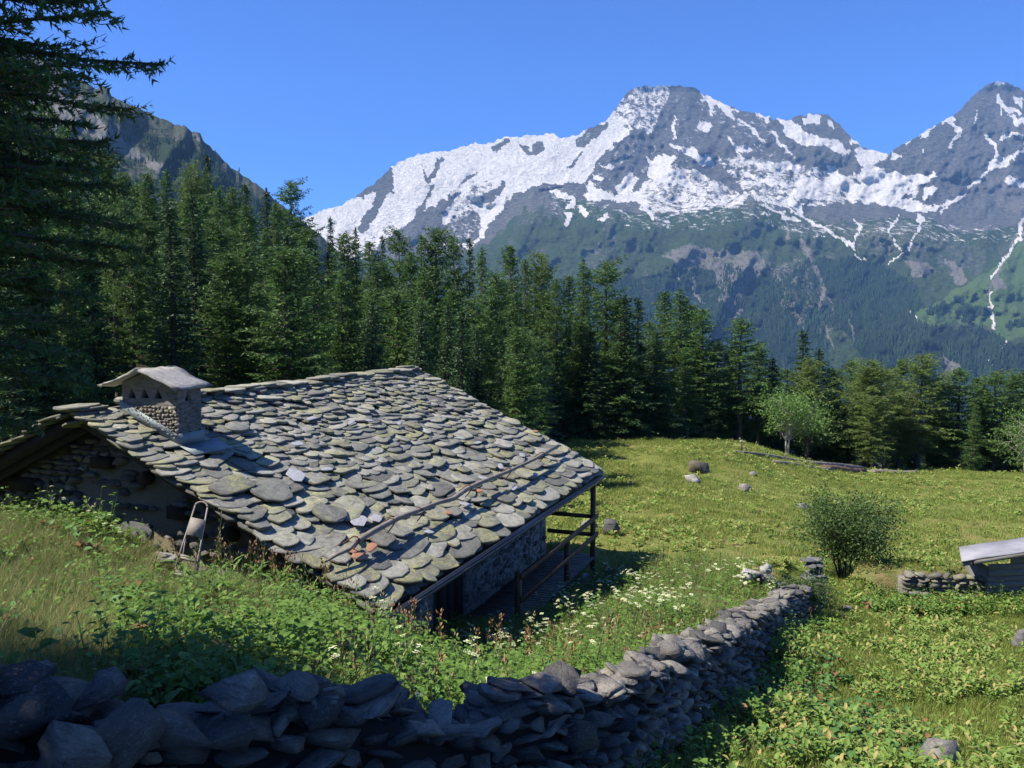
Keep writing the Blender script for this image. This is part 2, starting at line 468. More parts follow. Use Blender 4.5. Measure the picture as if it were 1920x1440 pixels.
def build_ground():
    def axis(lo, hi, fine_lo, fine_hi, step, far):
        a = list(np.arange(fine_lo, fine_hi, step))
        s, x = step, fine_hi
        while x < hi: a.append(x); s = min(s * 1.045, far); x += s
        a.append(hi)
        s, x = step, fine_lo - step
        b = []
        while x > lo: b.append(x); s = min(s * 1.05, far); x -= s
        b.append(lo)
        return np.array(sorted(set(b + a)))
    xs = np.r_[-2500, -1200, -500, -250, -120, axis(-80, 90, -6, 9, .16, 1.6), 140, 300, 700, 1500, 3000]
    ys = np.r_[-400, -60, axis(-12, 125, 3, 22, .16, 1.2), 170, 260, 450, 800, 1500]
    X, Y = np.meshgrid(xs, ys)
    Zg = gz(X, Y)
    V = np.stack([X, Y, Zg], -1).reshape(-1, 3)
    ny, nx = X.shape
    i = np.arange((ny - 1) * nx).reshape(ny - 1, nx)[:, :-1].ravel()
    F = np.stack([i, i + 1, i + nx + 1, i + nx], -1)
    g = G('alpine_turf'); pos = g.pos()
    n1 = g.noise(pos, .35, 5, .6); n2 = g.noise(pos, 1.7, 5, .65); n3 = g.noise(pos, 14, 4, .7); n4 = g.noise(pos, 55, 2, .6)
    c = g.mix(g.ramp(n2, [(.35, 0), (.65, 1)]), (.085, .115, .028), (.15, .17, .042))
    c = g.mix(g.ramp(n3, [(.3, 0), (.7, 1)]), c, (.20, .21, .055))
    dry = g.math('MULTIPLY', g.ramp(g.math('ADD', g.math('MULTIPLY', n1, .5), g.math('MULTIPLY', n2, .5)), [(.53, 0), (.62, 1)]), .75)
    c = g.mix(dry, c, (.28, .20, .09))
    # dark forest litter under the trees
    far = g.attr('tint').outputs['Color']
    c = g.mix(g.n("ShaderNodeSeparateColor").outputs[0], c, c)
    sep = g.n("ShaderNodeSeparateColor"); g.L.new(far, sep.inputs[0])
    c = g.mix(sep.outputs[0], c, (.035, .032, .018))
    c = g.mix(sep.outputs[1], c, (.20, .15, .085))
    h = g.math('ADD', g.math('MULTIPLY', n3, 1.0), g.math('MULTIPLY', n4, .4))
    mat = g.end(g.bsdf(c, .9, g.bump(h, .8, .06), spec=.1))
    x, y = V[:, 0], V[:, 1]
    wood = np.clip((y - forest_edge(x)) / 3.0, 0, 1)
    bare = np.zeros(len(x))
    bare += .9 * np.exp(-((x + 4.4) ** 2 / .7 + (y - 11.5) ** 2 / .2))
    for bx, by, rr in ((-3.9, 9.3, 1.0), (-4.6, 8.0, .8), (-3.0, 6.8, .6)):
        bare += .6 * np.exp(-((x - bx) ** 2 + (y - by) ** 2) / rr ** 2)
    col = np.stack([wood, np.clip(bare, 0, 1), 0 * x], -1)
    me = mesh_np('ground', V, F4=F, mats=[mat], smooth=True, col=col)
    tag(link_mesh('ground', me), kind='structure')

_fe = np.array([(-60, 12), (-25, 14), (-14, 22), (-9, 24.5), (-4, 26.5), (0, 31), (2.5, 44), (4, 50.5), (8, 52.5), (12, 54), (18, 55), (24, 55.5), (30, 57), (75, 60)], float)
def forest_edge(x):
    return np.interp(x, _fe[:, 0], _fe[:, 1])
build_ground()

# ---------------------------------------------------------------- mountains
def stamp(field, U, V, poly, val, mode='set', band=None):
    m = inpoly(U, V, poly)
    field[m] = val
def stroke(field, U, V, pts, wid, val):
    d = seg_dist(U, V, pts)
    k = d < wid
    field[k] = np.maximum(field[k], val)

SKY = [(430,470),(520,440),(560,415),(585,402),(640,385),(662,373),(700,345),(735,312),(745,305),(790,288),(850,281),(897,268),(925,268),(945,256),(960,257),(1020,252),(1037,250),(1048,258),(1080,254),(1100,243),(1135,228),(1148,210),(1165,188),(1180,168),(1205,160),(1230,163),(1262,160),(1300,164),(1318,176),(1330,181),(1350,190),(1380,205),(1412,210),(1450,222),(1480,224),(1495,217),(1525,213),(1553,216),(1580,240),(1615,275),(1640,282),(1667,289),(1690,272),(1720,255),(1760,232),(1788,216),(1815,190),(1835,170),(1862,152),(1888,153),(1905,163),(1925,172),(1990,200),(2060,230),(2300,260)]
def build_mountain():
    us = np.arange(430, 2250, 2.4)
    rows = 330
    sky = np.interp(us, [a for a, b in SKY], [b for a, b in SKY])
    sky = sky + (fbm(us * .12, us * 0, 11, 3) - .5) * 7 + (fbm(us * .4, us * 0, 12, 2) - .5) * 3
    bot = 1050
    t = np.linspace(0, 1, rows)
    U = np.repeat(us[None, :], rows, 0)
    V = sky[None, :] + (bot - sky[None, :]) * t[:, None]
    # distance: the wall rises steeply high up, the valley side runs out towards us
    D = 3000 + 3600 * np.clip((760 - V) / 560, 0, 1.05) ** .9 - np.clip(V - 760, 0, 400) * 4
    # separate shoulders: green spur in front, glacier shelf behind it
    spur = np.interp(U, [880, 930, 1000, 1040, 1100, 1200, 1300, 1370, 1415, 1450, 1500, 1560, 1610, 1700, 1800, 1920, 2300],
                        [480, 440, 375, 368, 380, 395, 400, 385, 372, 392, 410, 415, 412, 405, 425, 420, 380])
    dv = V - spur
    D = D + 620 / (1 + np.exp(dv / 14)) - 300
    # right-hand spur with the river beside it
    sp2 = np.interp(U, [1600, 1700, 1740, 1830, 1880, 1920, 2300], [640, 590, 572, 520, 480, 440, 200])
    D = D - 260 / (1 + np.exp(-(V - sp2) / 8)) * (U > 1600)
    r1 = ridged(U / 110 + V / 260, V / 170 - U / 400, 21, 5, .42)
    r2 = ridged(U / 34 + V / 80, V / 90, 31, 4)
    r3 = fbm(U / 9, V / 9, 41, 4)
    amp = np.clip((V - sky) / 60, .25, 1)
    glac = 1 - .6 * inpoly(U, V, [(600,380),(735,310),(900,255),(1150,215),(1180,240),(1095,342),(940,370),(860,360),(700,480),(600,480)])
    D = D - (r1 - .5) * 330 * amp * glac - (r2 - .5) * 60 * amp * glac - (r3 - .5) * 50 * amp * glac - (fbm(U / 60, V / 40, 47, 4) - .5) * 260 * amp * glac
    # material classes
    wu = U + (fbm(U / 14, V / 14, 51, 3) - .5) * 16
    wv = V + (fbm(U / 14, V / 14, 61, 3) - .5) * 16
    snow = np.zeros(U.shape)
    def S_(poly, v): snow[inpoly(wu, wv, poly)] = v
    S_([(560,380),(640,375),(700,335),(735,300),(790,280),(900,255),(1020,240),(1080,245),(1150,205),(1172,222),(1185,240),(1140,280),(1105,325),(1095,342),(1000,345),(960,370),(930,405),(905,445),(880,470),(840,445),(850,410),(790,440),(740,420),(720,470),(660,490),(560,470)], .93)
    S_([(560,420),(640,405),(680,430),(720,410),(760,420),(740,450),(660,490),(560,470)], .66)
    S_([(655,373),(735,310),(740,345),(738,360),(720,378),(712,392),(705,410),(680,440),(668,430),(690,395),(703,375),(706,358),(690,365),(680,372)], .12)
    S_([(787,310),(795,333),(803,343),(816,330),(826,312),(831,297),(815,298),(818,308),(808,325),(800,330),(793,318)], .1)
    S_([(803,345),(812,348),(806,370),(800,385),(792,400),(778,410),(778,402),(798,375)], .1)
    S_([(838,370),(860,345),(880,325),(895,322),(885,335),(862,352),(850,372),(835,400),(820,430),(840,445),(800,470),(690,480),(735,440),(780,405),(805,388),(825,380)], .2)
    S_([(850,352),(880,338),(930,340),(940,350),(900,385),(850,395)], .58)
    S_([(905,370),(940,343),(948,345),(940,360),(915,378),(905,385)], .2)
    S_([(850,400),(880,390),(900,400),(905,430),(895,450),(860,465),(800,470),(830,440)], .40)
    S_([(923,270),(940,261),(962,255),(948,270),(928,282)], .2)
    S_([(975,268),(986,270),(990,285),(998,268),(1018,263),(1018,285),(1010,294),(998,293),(985,292)], .25)
    S_([(1078,262),(1090,252),(1135,225),(1138,238),(1110,262),(1095,278),(1078,277)], .3)
    S_([(1062,318),(1075,308),(1090,285),(1095,288),(1078,312),(1068,318)], .15)
    S_([(1145,222),(1165,185),(1200,150),(1265,155),(1245,200),(1222,250),(1180,235)], .50)
    S_([(1265,155),(1300,155),(1330,190),(1330,250),(1300,300),(1240,265),(1230,240)], .26)
    S_([(1100,342),(1183,250),(1250,270),(1330,330),(1400,370),(1412,388),(1300,400),(1180,392),(1080,380),(1020,375),(1040,350)], .30)
    S_([(1235,310),(1300,318),(1400,365),(1400,388),(1300,405),(1200,398),(1190,370),(1215,340)], .55)
    S_([(1340,290),(1440,300),(1600,330),(1640,380),(1560,385),(1450,390),(1400,365)], .50)
    S_([(1330,200),(1420,215),(1460,260),(1500,300),(1440,305),(1360,270)], .33)
    for poly in (
        [(1150,218),(1172,222),(1185,240),(1140,280),(1105,325),(1060,345),(1080,310),(1120,260)],
        [(1252,270),(1290,275),(1305,290),(1320,290),(1344,305),(1338,318),(1312,305),(1285,290)],
        [(1210,290),(1225,300),(1250,290),(1262,288),(1262,310),(1255,318),(1290,335),(1300,352),(1260,345),(1230,338),(1212,330),(1218,310)],
        [(1095,345),(1110,340),(1130,355),(1150,370),(1165,365),(1150,350),(1165,340),(1180,315),(1188,330),(1200,338),(1190,345),(1185,365),(1200,360),(1210,345),(1215,348),(1200,372),(1195,378),(1100,376),(1088,362),(1108,364)],
        [(1122,302),(1132,310),(1148,304),(1145,320),(1130,315)], [(1107,330),(1120,325),(1137,337),(1118,335)],
        [(1025,352),(1045,355),(1060,365),(1078,370),(1075,385),(1062,392),(1068,375),(1040,368),(1028,362)],
        [(1058,398),(1070,396),(1072,402),(1066,418),(1060,432),(1058,415)], [(1087,385),(1100,392),(1105,405),(1098,408),(1088,395)],
        [(1195,378),(1210,380),(1220,395),(1228,412),(1222,413),(1210,395)], [(1120,412),(1133,400),(1138,398),(1136,408),(1145,408),(1128,414)],
        [(1318,183),(1330,178),(1350,188),(1368,196),(1382,206),(1370,215),(1352,200),(1336,200),(1334,217),(1325,210),(1327,197)],
        [(1302,238),(1312,228),(1335,226),(1338,238),(1325,247),(1305,243)],
        [(1410,206),(1440,212),(1450,230),(1445,235),(1430,225),(1415,215)], [(1367,205),(1378,215),(1378,225),(1370,227),(1364,208)],
        [(1453,218),(1480,224),(1495,238),(1512,248),(1540,258),(1560,260),(1580,270),(1592,280),(1592,287),(1575,289),(1550,275),(1520,272),(1490,268),(1470,252),(1466,235)],
        [(1505,222),(1525,211),(1537,220),(1535,232),(1528,238),(1520,228),(1510,232)], [(1550,225),(1558,225),(1565,243),(1555,243)], [(1597,258),(1614,276),(1598,272)],
        [(1603,278),(1640,278),(1668,288),(1660,300),(1640,315),(1700,330),(1750,325),(1760,330),(1700,365),(1690,375),(1720,380),(1760,385),(1740,400),(1700,395),(1660,385),(1600,375),(1585,372),(1600,355),(1560,350),(1620,340),(1600,330),(1595,318),(1608,325),(1620,310),(1605,298)],
        [(1405,325),(1450,335),(1475,345),(1470,352),(1440,345),(1410,332)], [(1378,290),(1400,298),(1440,310),(1465,322),(1450,325),(1410,308)],
        [(1470,355),(1510,350),(1560,370),(1520,375),(1480,365)], [(1455,370),(1465,365),(1480,380),(1480,368),(1500,385),(1503,400),(1480,390)],
        [(1372,270),(1380,268),(1408,278),(1402,290),(1393,286)], [(1455,305),(1480,305),(1500,320),(1490,325)],
        [(1550,305),(1565,310),(1590,335),(1600,340),(1560,340),(1550,320)], [(1500,330),(1580,340),(1600,338),(1570,355),(1520,358),(1490,345)],
        [(1555,372),(1575,366),(1578,375),(1562,378)],
        [(1785,228),(1795,240),(1803,243),(1800,258),(1780,278),(1776,272),(1790,255),(1790,240),(1775,232),(1768,240),(1765,228),(1788,212)],
        [(1718,256),(1760,230),(1740,248),(1735,258)], [(1695,270),(1713,256),(1700,272)], [(1860,155),(1868,149),(1888,151),(1885,158),(1865,157)],
        [(1867,178),(1872,173),(1885,195),(1895,197),(1920,213),(1918,218),(1890,210),(1878,200),(1868,190)], [(1903,175),(1920,190),(1920,205),(1905,190)],
        [(1845,245),(1850,247),(1863,262),(1872,285),(1885,300),(1905,285),(1920,270),(1940,262),(1920,282),(1880,315),(1855,325),(1850,330),(1853,315),(1862,300),(1866,285),(1856,270),(1847,262)],
        [(1872,258),(1895,248),(1920,250),(1920,262),(1900,255),(1878,262)], [(1890,215),(1930,228),(1930,240),(1900,228)],
        [(1885,340),(1893,328),(1900,335),(1930,345),(1925,352),(1888,347)], [(1728,370),(1735,355),(1750,348),(1760,355),(1745,368),(1730,375)],
        [(1710,360),(1725,340),(1735,328),(1730,345),(1715,365),(1700,380)], [(1730,288),(1737,275),(1735,286)], [(1745,316),(1756,326),(1752,332)],
        [(1672,285),(1690,290),(1680,300),(1668,300)], [(1610,415),(1615,432),(1604,436)], [(1715,402),(1736,412),(1730,420),(1714,414)], [(1582,446),(1600,458),(1601,470),(1590,462)],
    ):
        S_(poly, .97)
    gzone = (V > spur + (fbm(U / 20, V / 20, 71, 3) - .5) * 26)
    green = gzone * .95
    snow[gzone & (snow < .9)] = 0.02
    low = (V < spur + 34) & gzone & (U > 1030)
    snow[low & (snow < .9)] = .36
    def Gr(poly, v): green[inpoly(wu, wv, poly)] = v
    Gr([(1755,410),(1800,372),(1860,330),(1890,360),(1870,430),(1820,440),(1760,428)], .12)
    Gr([(1000,375),(1040,370),(1060,400),(1010,420),(960,430),(985,395)], .55)
    green[(V > spur) & (fbm(U / 30, V / 60, 77, 4) > .60)] *= .55
    tan = np.zeros(U.shape)
    for poly, v in (([(1240,478),(1290,458),(1340,468),(1420,472),(1440,500),(1400,535),(1385,590),(1350,570),(1340,510),(1300,505),(1270,500)], .62),
                    ([(1496,450),(1515,465),(1530,470),(1530,500),(1545,530),(1540,560),(1535,590),(1550,600),(1545,625),(1530,600),(1522,560),(1530,520),(1512,480)], .60),
                    ([(1690,485),(1740,490),(1755,510),(1720,520)], .62), ([(1768,485),(1795,492),(1812,525),(1795,532)], .8),
                    ([(1440,500),(1500,480),(1560,560),(1560,640),(1480,600)], .42), ([(1860,525),(1880,520),(1885,540),(1866,545)], .9),
                    ([(1560,420),(1700,420),(1780,440),(1760,470),(1620,480)], .40), ([(1770,660),(1790,640),(1800,690),(1770,720)], .7),
                    ([(1850,330),(1930,330),(1930,400),(1870,390)], .5)):
        tan[inpoly(wu, wv, poly)] = v
    forest = np.zeros(U.shape)
    forest[inpoly(wu, wv, [(900,560),(1100,520),(1250,520),(1330,560),(1400,555),(1500,540),(1600,530),(1640,560),(1700,590),(1720,610),(1760,612),(1850,618),(1900,650),(1930,620),(2300,560),(2300,830),(430,830),(430,560)])] = .62
    forest[inpoly(wu, wv, [(1200,520),(1300,500),(1450,500),(1600,480),(1700,520),(1740,575),(1700,600),(1400,620),(1250,600)])] = .60
    forest[inpoly(wu, wv, [(1400,590),(1500,600),(1600,560),(1640,590),(1700,620),(1930,650),(1930,830),(1400,830)])] = .8
    for pl in ([(1788,585),(1820,572),(1850,590),(1812,604)], [(1735,585),(1800,562),(1805,568),(1745,596)], [(1885,610),(1930,600),(1930,612),(1890,618)]):
        forest[inpoly(wu, wv, pl)] = .95
    forest[inpoly(wu, wv, [(1540,610),(1580,620),(1640,700),(1560,690)])] = .2
    bright = inpoly(wu, wv, [(1700,605),(1740,575),(1830,520),(1862,500),(1940,430),(2300,300),(2300,600),(1930,620),(1890,640),(1855,615),(1780,604),(1740,610)])
    green[bright] = 1.0; tan[bright & (tan < .8)] *= 0
    for pts, wd in (([(1602,415),(1615,424),(1613,434),(1603,447),(1600,468),(1606,480),(1622,492)], 1.8), ([(1686,405),(1670,425),(1668,440),(1675,455),(1692,470)], 1.4),
                    ([(1725,425),(1712,450),(1700,468),(1680,482),(1665,492)], 1.7), ([(1922,408),(1910,430),(1915,445),(1890,475),(1870,505),(1858,522)], 2.2),
                    ([(1858,545),(1856,560),(1855,580),(1862,600),(1867,617)], 2.4), ([(1885,640),(1875,655)], 2), ([(1857,675),(1856,687)], 2), ([(1707,582),(1715,592)], 1.5),
                    ([(1410,363),(1440,377),(1500,402),(1550,432),(1590,458),(1602,470)], 2.2), ([(1420,375),(1455,396),(1500,412)], 1.8), ([(1850,328),(1800,368),(1760,388),(1730,398)], 3),
                    ([(1800,365),(1775,385),(1760,400)], 1.8), ([(1268,215),(1262,235),(1266,260)], 1.8), ([(1835,210),(1832,230)], 1.3), ([(1878,200),(1878,218)], 1.2),
                    ([(1452,248),(1463,268),(1480,290)], 1.8), ([(1388,225),(1410,245),(1430,262)], 2), ([(1368,258),(1385,285),(1395,300)], 2.2), ([(1275,515),(1265,535),(1270,545)], 1.3)):
        stroke(snow, wu, wv, pts, wd, .97)
    for pts in ([(1475,415),(1480,445)], [(1505,450),(1530,500),(1545,530),(1540,570),(1535,590)], [(1300,520),(1308,560),(1320,575)], [(1390,580),(1380,600)], [(1905,440),(1860,535),(1852,550)], [(1545,590),(1560,650)], [(1590,560),(1600,640)]):
        stroke(tan, wu, wv, pts, 2.6, .85)
    xyz = P(U, V, D)
    idx = np.arange((rows - 1) * len(us)).reshape(rows - 1, len(us))[:, :-1].ravel()
    F = np.stack([idx, idx + len(us), idx + len(us) + 1, idx + 1], -1)
    col = np.stack([snow, green, forest, tan], -1).reshape(-1, 4)
    g = G('alpine_mountain'); pos = g.mapv(g.pos(), (.01, .01, .01))
    at = g.attr('tint'); sep = g.n("ShaderNodeSeparateColor"); g.L.new(at.outputs['Color'], sep.inputs[0])
    nA = g.noise(pos, .9, 8, .65); nB = g.noise(pos, 3.2, 6, .65); nC = g.noise(g.mapv(pos, (1.6, .5, .35), (0, .5, .3)), 3.5, 6, .7)
    nD = g.noise(pos, 12, 4, .7)
    def thr(v, nz, k=.9, s=.05):
        d = g.math('ADD', v, g.math('MULTIPLY', g.math('SUBTRACT', nz, .5), k))
        return g.ramp(d, [(.5 - s, 0), (.5 + s, 1)])
    rock = g.mix(g.ramp(nB, [(.3, 0), (.7, 1)]), (.10, .10, .088), (.29, .285, .25))
    strat = g.noise(g.mapv(pos, (.5, .5, 3.0), (.35, .15, 0)), 4.5, 6, .7)
    rock = g.mix(g.math('MULTIPLY', g.ramp(strat, [(.42, 1), (.55, 0)]), .55), rock, (.06, .062, .058))
    rock = g.mix(g.ramp(nD, [(.35, 0), (.7, 1)]), g.mix(.5, rock, (.05, .05, .055)), rock)
    grn = g.mix(g.ramp(nB, [(.35, 0), (.65, 1)]), (.038, .062, .024), (.075, .110, .038))
    grn = g.mix(g.math('MULTIPLY', g.ramp(nD, [(.5, 0), (.65, 1)]), .5), grn, (.03, .05, .02))
    grn = g.mix(g.ramp(sep.outputs[1], [(.965, 0), (.995, 1)]), grn, g.mix(nB, (.085, .14, .04), (.12, .19, .06)))
    fst = g.mix(g.ramp(nD, [(.4, 0), (.6, 1)]), (.012, .024, .014), (.028, .050, .022))
    tn = g.mix(nD, (.13, .12, .10), (.32, .29, .25))
    c = g.mix(thr(sep.outputs[1], nC, 1.1, .12), rock, grn)
    c = g.mix(thr(sep.outputs[2], nB, 1.5, .06), c, fst)
    c = g.mix(thr(at.outputs['Alpha'], g.math('ADD', g.math('MULTIPLY', nC, .5), g.math('MULTIPLY', nD, .5)), 3.4, .12), c, tn)
    sn = g.math('ADD', g.math('MULTIPLY', g.noise(g.mapv(pos, (1.3, .6, .8), (0, .6, .2)), 1.5, 7, .75), .6), g.math('ADD', g.math('MULTIPLY', nB, .22), g.math('MULTIPLY', nD, .18)))
    c = g.mix(thr(sep.outputs[0], sn, 2.6, .06), c, g.mix(g.ramp(nB, [(.35, 0), (.6, 1)]), (.66, .64, .60), (.88, .85, .79)))
    h = g.math('ADD', g.math('ADD', nB, strat), g.math('MULTIPLY', nD, .5))
    mat = g.end(g.bsdf(c, .9, g.bump(h, 1.0, 34), spec=.08))
    me = mesh_np('snowy_mountain', xyz.reshape(-1, 3), F4=F, mats=[mat], smooth=True, col=col)
    o = link_mesh('mountain_range', me)
    tag(o, kind='structure')
    return U, V, xyz, forest, green

HSKY = [(-420,-160),(-200,-40),(0,68),(60,103),(100,120),(140,142),(165,157),(182,168),(190,162),(203,166),(208,180),(230,190),(262,203),(300,222),(330,234),(345,236),(360,246),(376,249),(380,264),(405,285),(430,312),(455,328),(490,351),(530,386),(585,428),(640,475),(700,520),(760,570)]
def build_hill():
    us = np.arange(-420, 760, 2.6)
    rows = 210
    sky = np.interp(us, [a for a, b in HSKY], [b for a, b in HSKY]) + (fbm(us * .15, us * 0, 13, 3) - .5) * 6
    bot = 800
    t = np.linspace(0, 1, rows)
    U = np.repeat(us[None, :], rows, 0)
    V = sky[None, :] + (bot - sky[None, :]) * t[:, None]
    D = 2300 - 1500 * t[:, None] ** .8 - (760 - U) * .35 + 0 * V
    r1 = ridged(U / 120 + V / 150, V / 260 - U / 300, 121, 5); r2 = ridged(U / 30, V / 60, 131, 4); r3 = fbm(U / 8, V / 6, 141, 3)
    D = D - (r1 - .5) * 150 - (r2 - .5) * 45 - (r3 - .5) * 16
    wu = U + (fbm(U / 14, V / 14, 151, 3) - .5) * 20; wv = V + (fbm(U / 14, V / 14, 161, 3) - .5) * 20
    scree = np.zeros(U.shape); forest = np.full(U.shape, .45)
    for pl in ([(40,120),(110,130),(160,190),(230,260),(290,310),(250,300),(190,270),(120,230),(60,200)], [(0,110),(60,130),(120,260),(60,260),(0,220)],
               [(240,265),(285,295),(320,335),(300,330),(262,300)], [(262,300),(310,330),(330,345),(300,330)], [(358,250),(378,256),(380,268),(366,262)]):
        scree[inpoly(wu, wv, pl)] = .60
    forest[inpoly(wu, wv, [(225,225),(380,290),(480,370),(600,460),(760,600),(760,800),(100,800),(100,300),(220,330),(330,350),(290,290)])] = .72
    forest[V < sky[None, :] + 22] = .25
    forest[scree > .5] = .12
    xyz = P(U, V, D)
    idx = np.arange((rows - 1) * len(us)).reshape(rows - 1, len(us))[:, :-1].ravel()
    F = np.stack([idx, idx + len(us), idx + len(us) + 1, idx + 1], -1)
    g = G('wooded_hillside'); pos = g.mapv(g.pos(), (.01, .01, .01))
    at = g.attr('tint'); sep = g.n("ShaderNodeSeparateColor"); g.L.new(at.outputs['Color'], sep.inputs[0])
    nB = g.noise(pos, 6, 6, .65); nD = g.noise(pos, 22, 4, .7)
    def thr(v, nz, k=.9, s=.05):
        d = g.math('ADD', v, g.math('MULTIPLY', g.math('SUBTRACT', nz, .5), k))
        return g.ramp(d, [(.5 - s, 0), (.5 + s, 1)])
    c = g.mix(nB, (.065, .062, .055), (.12, .11, .095))
    c = g.mix(g.ramp(nB, [(.38, 0), (.55, 1)]), c, (.045, .062, .026))
    c = g.mix(thr(sep.outputs[1], nB, 1.5, .1), c, (.022, .038, .016))
    c = g.mix(thr(sep.outputs[0], nD, 1.6, .1), c, g.mix(nD, (.09, .09, .085), (.23, .225, .21)))
    mat = g.end(g.bsdf(c, .9, g.bump(g.math('ADD', nB, nD), .8, 7), spec=.08))
    col = np.stack([scree, forest, 0 * U, 0 * U], -1).reshape(-1, 4)
    me = mesh_np('hillside', xyz.reshape(-1, 3), F4=F, mats=[mat], smooth=True, col=col)
    tag(link_mesh('hillside', me), kind='structure')
    return U, V, xyz, forest

# ---------------------------------------------------------------- instancing of uncountable stuff through geometry nodes
def scatter(name, protos, pts, rot, scale, idx, label, group=None, cat=None):
    """protos: list of meshes; one point per instance with rotation (Euler), scale and prototype index"""
    col = bpy.data.collections.new(name + '_kinds')       # never linked to the scene
    for i, me in enumerate(protos):
        o = bpy.data.objects.new('%s_kind_%02d' % (name, i), me)
        col.objects.link(o)
    n = len(pts)
    me = bpy.data.meshes.new(name)
    me.vertices.add(n)
    me.vertices.foreach_set("co", np.asarray(pts, np.float32).ravel())
    for an, ty, key, arr in (("rot", 'FLOAT_VECTOR', "vector", rot), ("scl", 'FLOAT_VECTOR', "vector", scale), ("pick", 'INT', "value", idx)):
        a = me.attributes.new(an, ty, 'POINT')
        a.data.foreach_set(key, np.asarray(arr, np.int32 if ty == 'INT' else np.float32).ravel())
    o = link_mesh(name, me)
    ng = bpy.data.node_groups.new(name, 'GeometryNodeTree')
    ng.interface.new_socket("Geometry", in_out='INPUT', socket_type='NodeSocketGeometry')
    ng.interface.new_socket("Geometry", in_out='OUTPUT', socket_type='NodeSocketGeometry')
    gi = ng.nodes.new("NodeGroupInput"); go = ng.nodes.new("NodeGroupOutput")
    ci = ng.nodes.new("GeometryNodeCollectionInfo"); ci.inputs[0].default_value = col
    ci.inputs['Separate Children'].default_value = True; ci.inputs['Reset Children'].default_value = True
    ip = ng.nodes.new("GeometryNodeInstanceOnPoints"); ip.inputs['Pick Instance'].default_value = True
    def at(nm, ty):
        x = ng.nodes.new("GeometryNodeInputNamedAttribute"); x.data_type = ty; x.inputs[0].default_value = nm
        return x.outputs[0]
    e2r = ng.nodes.new("FunctionNodeEulerToRotation")
    L = ng.links.new
    L(gi.outputs[0], ip.inputs['Points']); L(ci.outputs[0], ip.inputs['Instance']); L(at("pick", 'INT'), ip.inputs['Instance Index'])
    L(at("rot", 'FLOAT_VECTOR'), e2r.inputs[0]); L(e2r.outputs[0], ip.inputs['Rotation']); L(at("scl", 'FLOAT_VECTOR'), ip.inputs['Scale'])
    L(ip.outputs[0], go.inputs[0])
    md = o.modifiers.new("scatter", 'NODES'); md.node_group = ng
    tag(o, label, cat, group, 'stuff')
    return o

def cone_tree(seed, mat, H=1.0, R=.2, n=7, tiers=4):
    rg = np.random.RandomState(seed)
    V, F = [], []
    for k in range(tiers):
        z0 = H * (.10 + .80 * k / tiers); z1 = min(H, z0 + H * .42); r = R * (1 - .75 * k / tiers)
        b = len(V)
        for j in range(n):
            a = 2 * PI * j / n + k
            rr = r * rg.uniform(.6, 1.15)
            V.append((rr * math.cos(a), rr * math.sin(a), z0 + rg.uniform(-.05, .05) * H))
        V.append((rg.uniform(-.01, .01), rg.uniform(-.01, .01), z1))
        F += [(b + j, b + (j + 1) % n, b + n) for j in range(n)]
    return mesh_np('far_conifer', np.array(V), F3=np.array(F), mats=[mat])

def far_forest():
    U, V, xyz, forest, green = build_mountain()
    U2, V2, xyz2, forest2 = build_hill()
    rg = np.random.RandomState(5)
    g = G('far_conifer_needles'); r = g.rnd()
    far_mat = g.end(g.bsdf(g.mix(r, (.011, .024, .014), (.030, .050, .024)), .9, spec=.05))
    protos = [cone_tree(i, far_mat) for i in range(4)]
    def pick(U, V, xyz, prob, n, hmin, hmax):
        prob = prob.ravel() / prob.sum()
        i = rg.choice(prob.size, n, p=prob)
        p = xyz.reshape(-1, 3)[i]
        p = p + np.c_[rg.uniform(-6, 6, n), rg.uniform(-6, 6, n), np.full(n, -2.5)]
        h = rg.uniform(hmin, hmax, n)
        return p, h
    vis = (U < 1960) & (U > 850) & (V < 760)
    clump = np.clip((fbm(U / 22, V / 30, 88, 4) - .40) * 5, .0, 1)
    pr = vis * np.where(forest > .9, 3.0, np.where(forest > .75, 1.0, np.where(forest > .5, .6, 0))) * clump
    p1, h1 = pick(U, V, xyz, pr, 15000, 16, 32)
    vis = (U2 < 620) & (U2 > -60) & (V2 < 560)
    cl = np.clip((fbm(U2 / 18, V2 / 18, 89, 4) - .36) * 4, .02, 1)
    pr = vis * np.where(forest2 > .6, 1.0, np.where(forest2 > .3, .3, .04)) * cl
    p2, h2 = pick(U2, V2, xyz2, pr, 7000, 7, 15)
    for nm, p, h, lb in (("distant_forest", p1, h1, "dark conifer forest on the far valley side below the snowy mountain"), ("hillside_forest", p2, h2, "sparse conifers dotted over the steep hillside at left")):
        n = len(p)
        scatter(nm, protos, p, np.c_[np.zeros((n, 2)), rg.uniform(0, 6.3, n)], np.c_[h, h, h] * np.c_[rg.uniform(.8, 1.3, (n, 1)).repeat(2, 1), np.ones((n, 1))], rg.randint(0, 4, n), lb)
far_forest()

# haze: thin alpine air round everything on the ground
def haze():
    mb = MB()
    x0, x1, y0, y1, z0, z1 = -4800, 7400, -1500, 9200, -2100, 2450
    mb.hexa([(x0, y0, z0), (x1, y0, z0), (x1, y1, z0), (x0, y1, z0), (x0, y0, z1), (x1, y0, z1), (x1, y1, z1), (x0, y1, z1)])
    g = G('mountain_haze')
    v = g.n("ShaderNodeVolumePrincipled")
    v.inputs['Color'].default_value = (.26, .54, 1.0, 1)
    v.inputs['Density'].default_value = HAZE
    v.inputs['Anisotropy'].default_value = .0
    g.L.new(v.outputs[0], g.out.inputs['Volume'])
    o = mb.build('haze', g.m)
    tag(o, 'pale blue air in front of the far mountains', kind='stuff')
HAZE = 4.4e-5
haze()

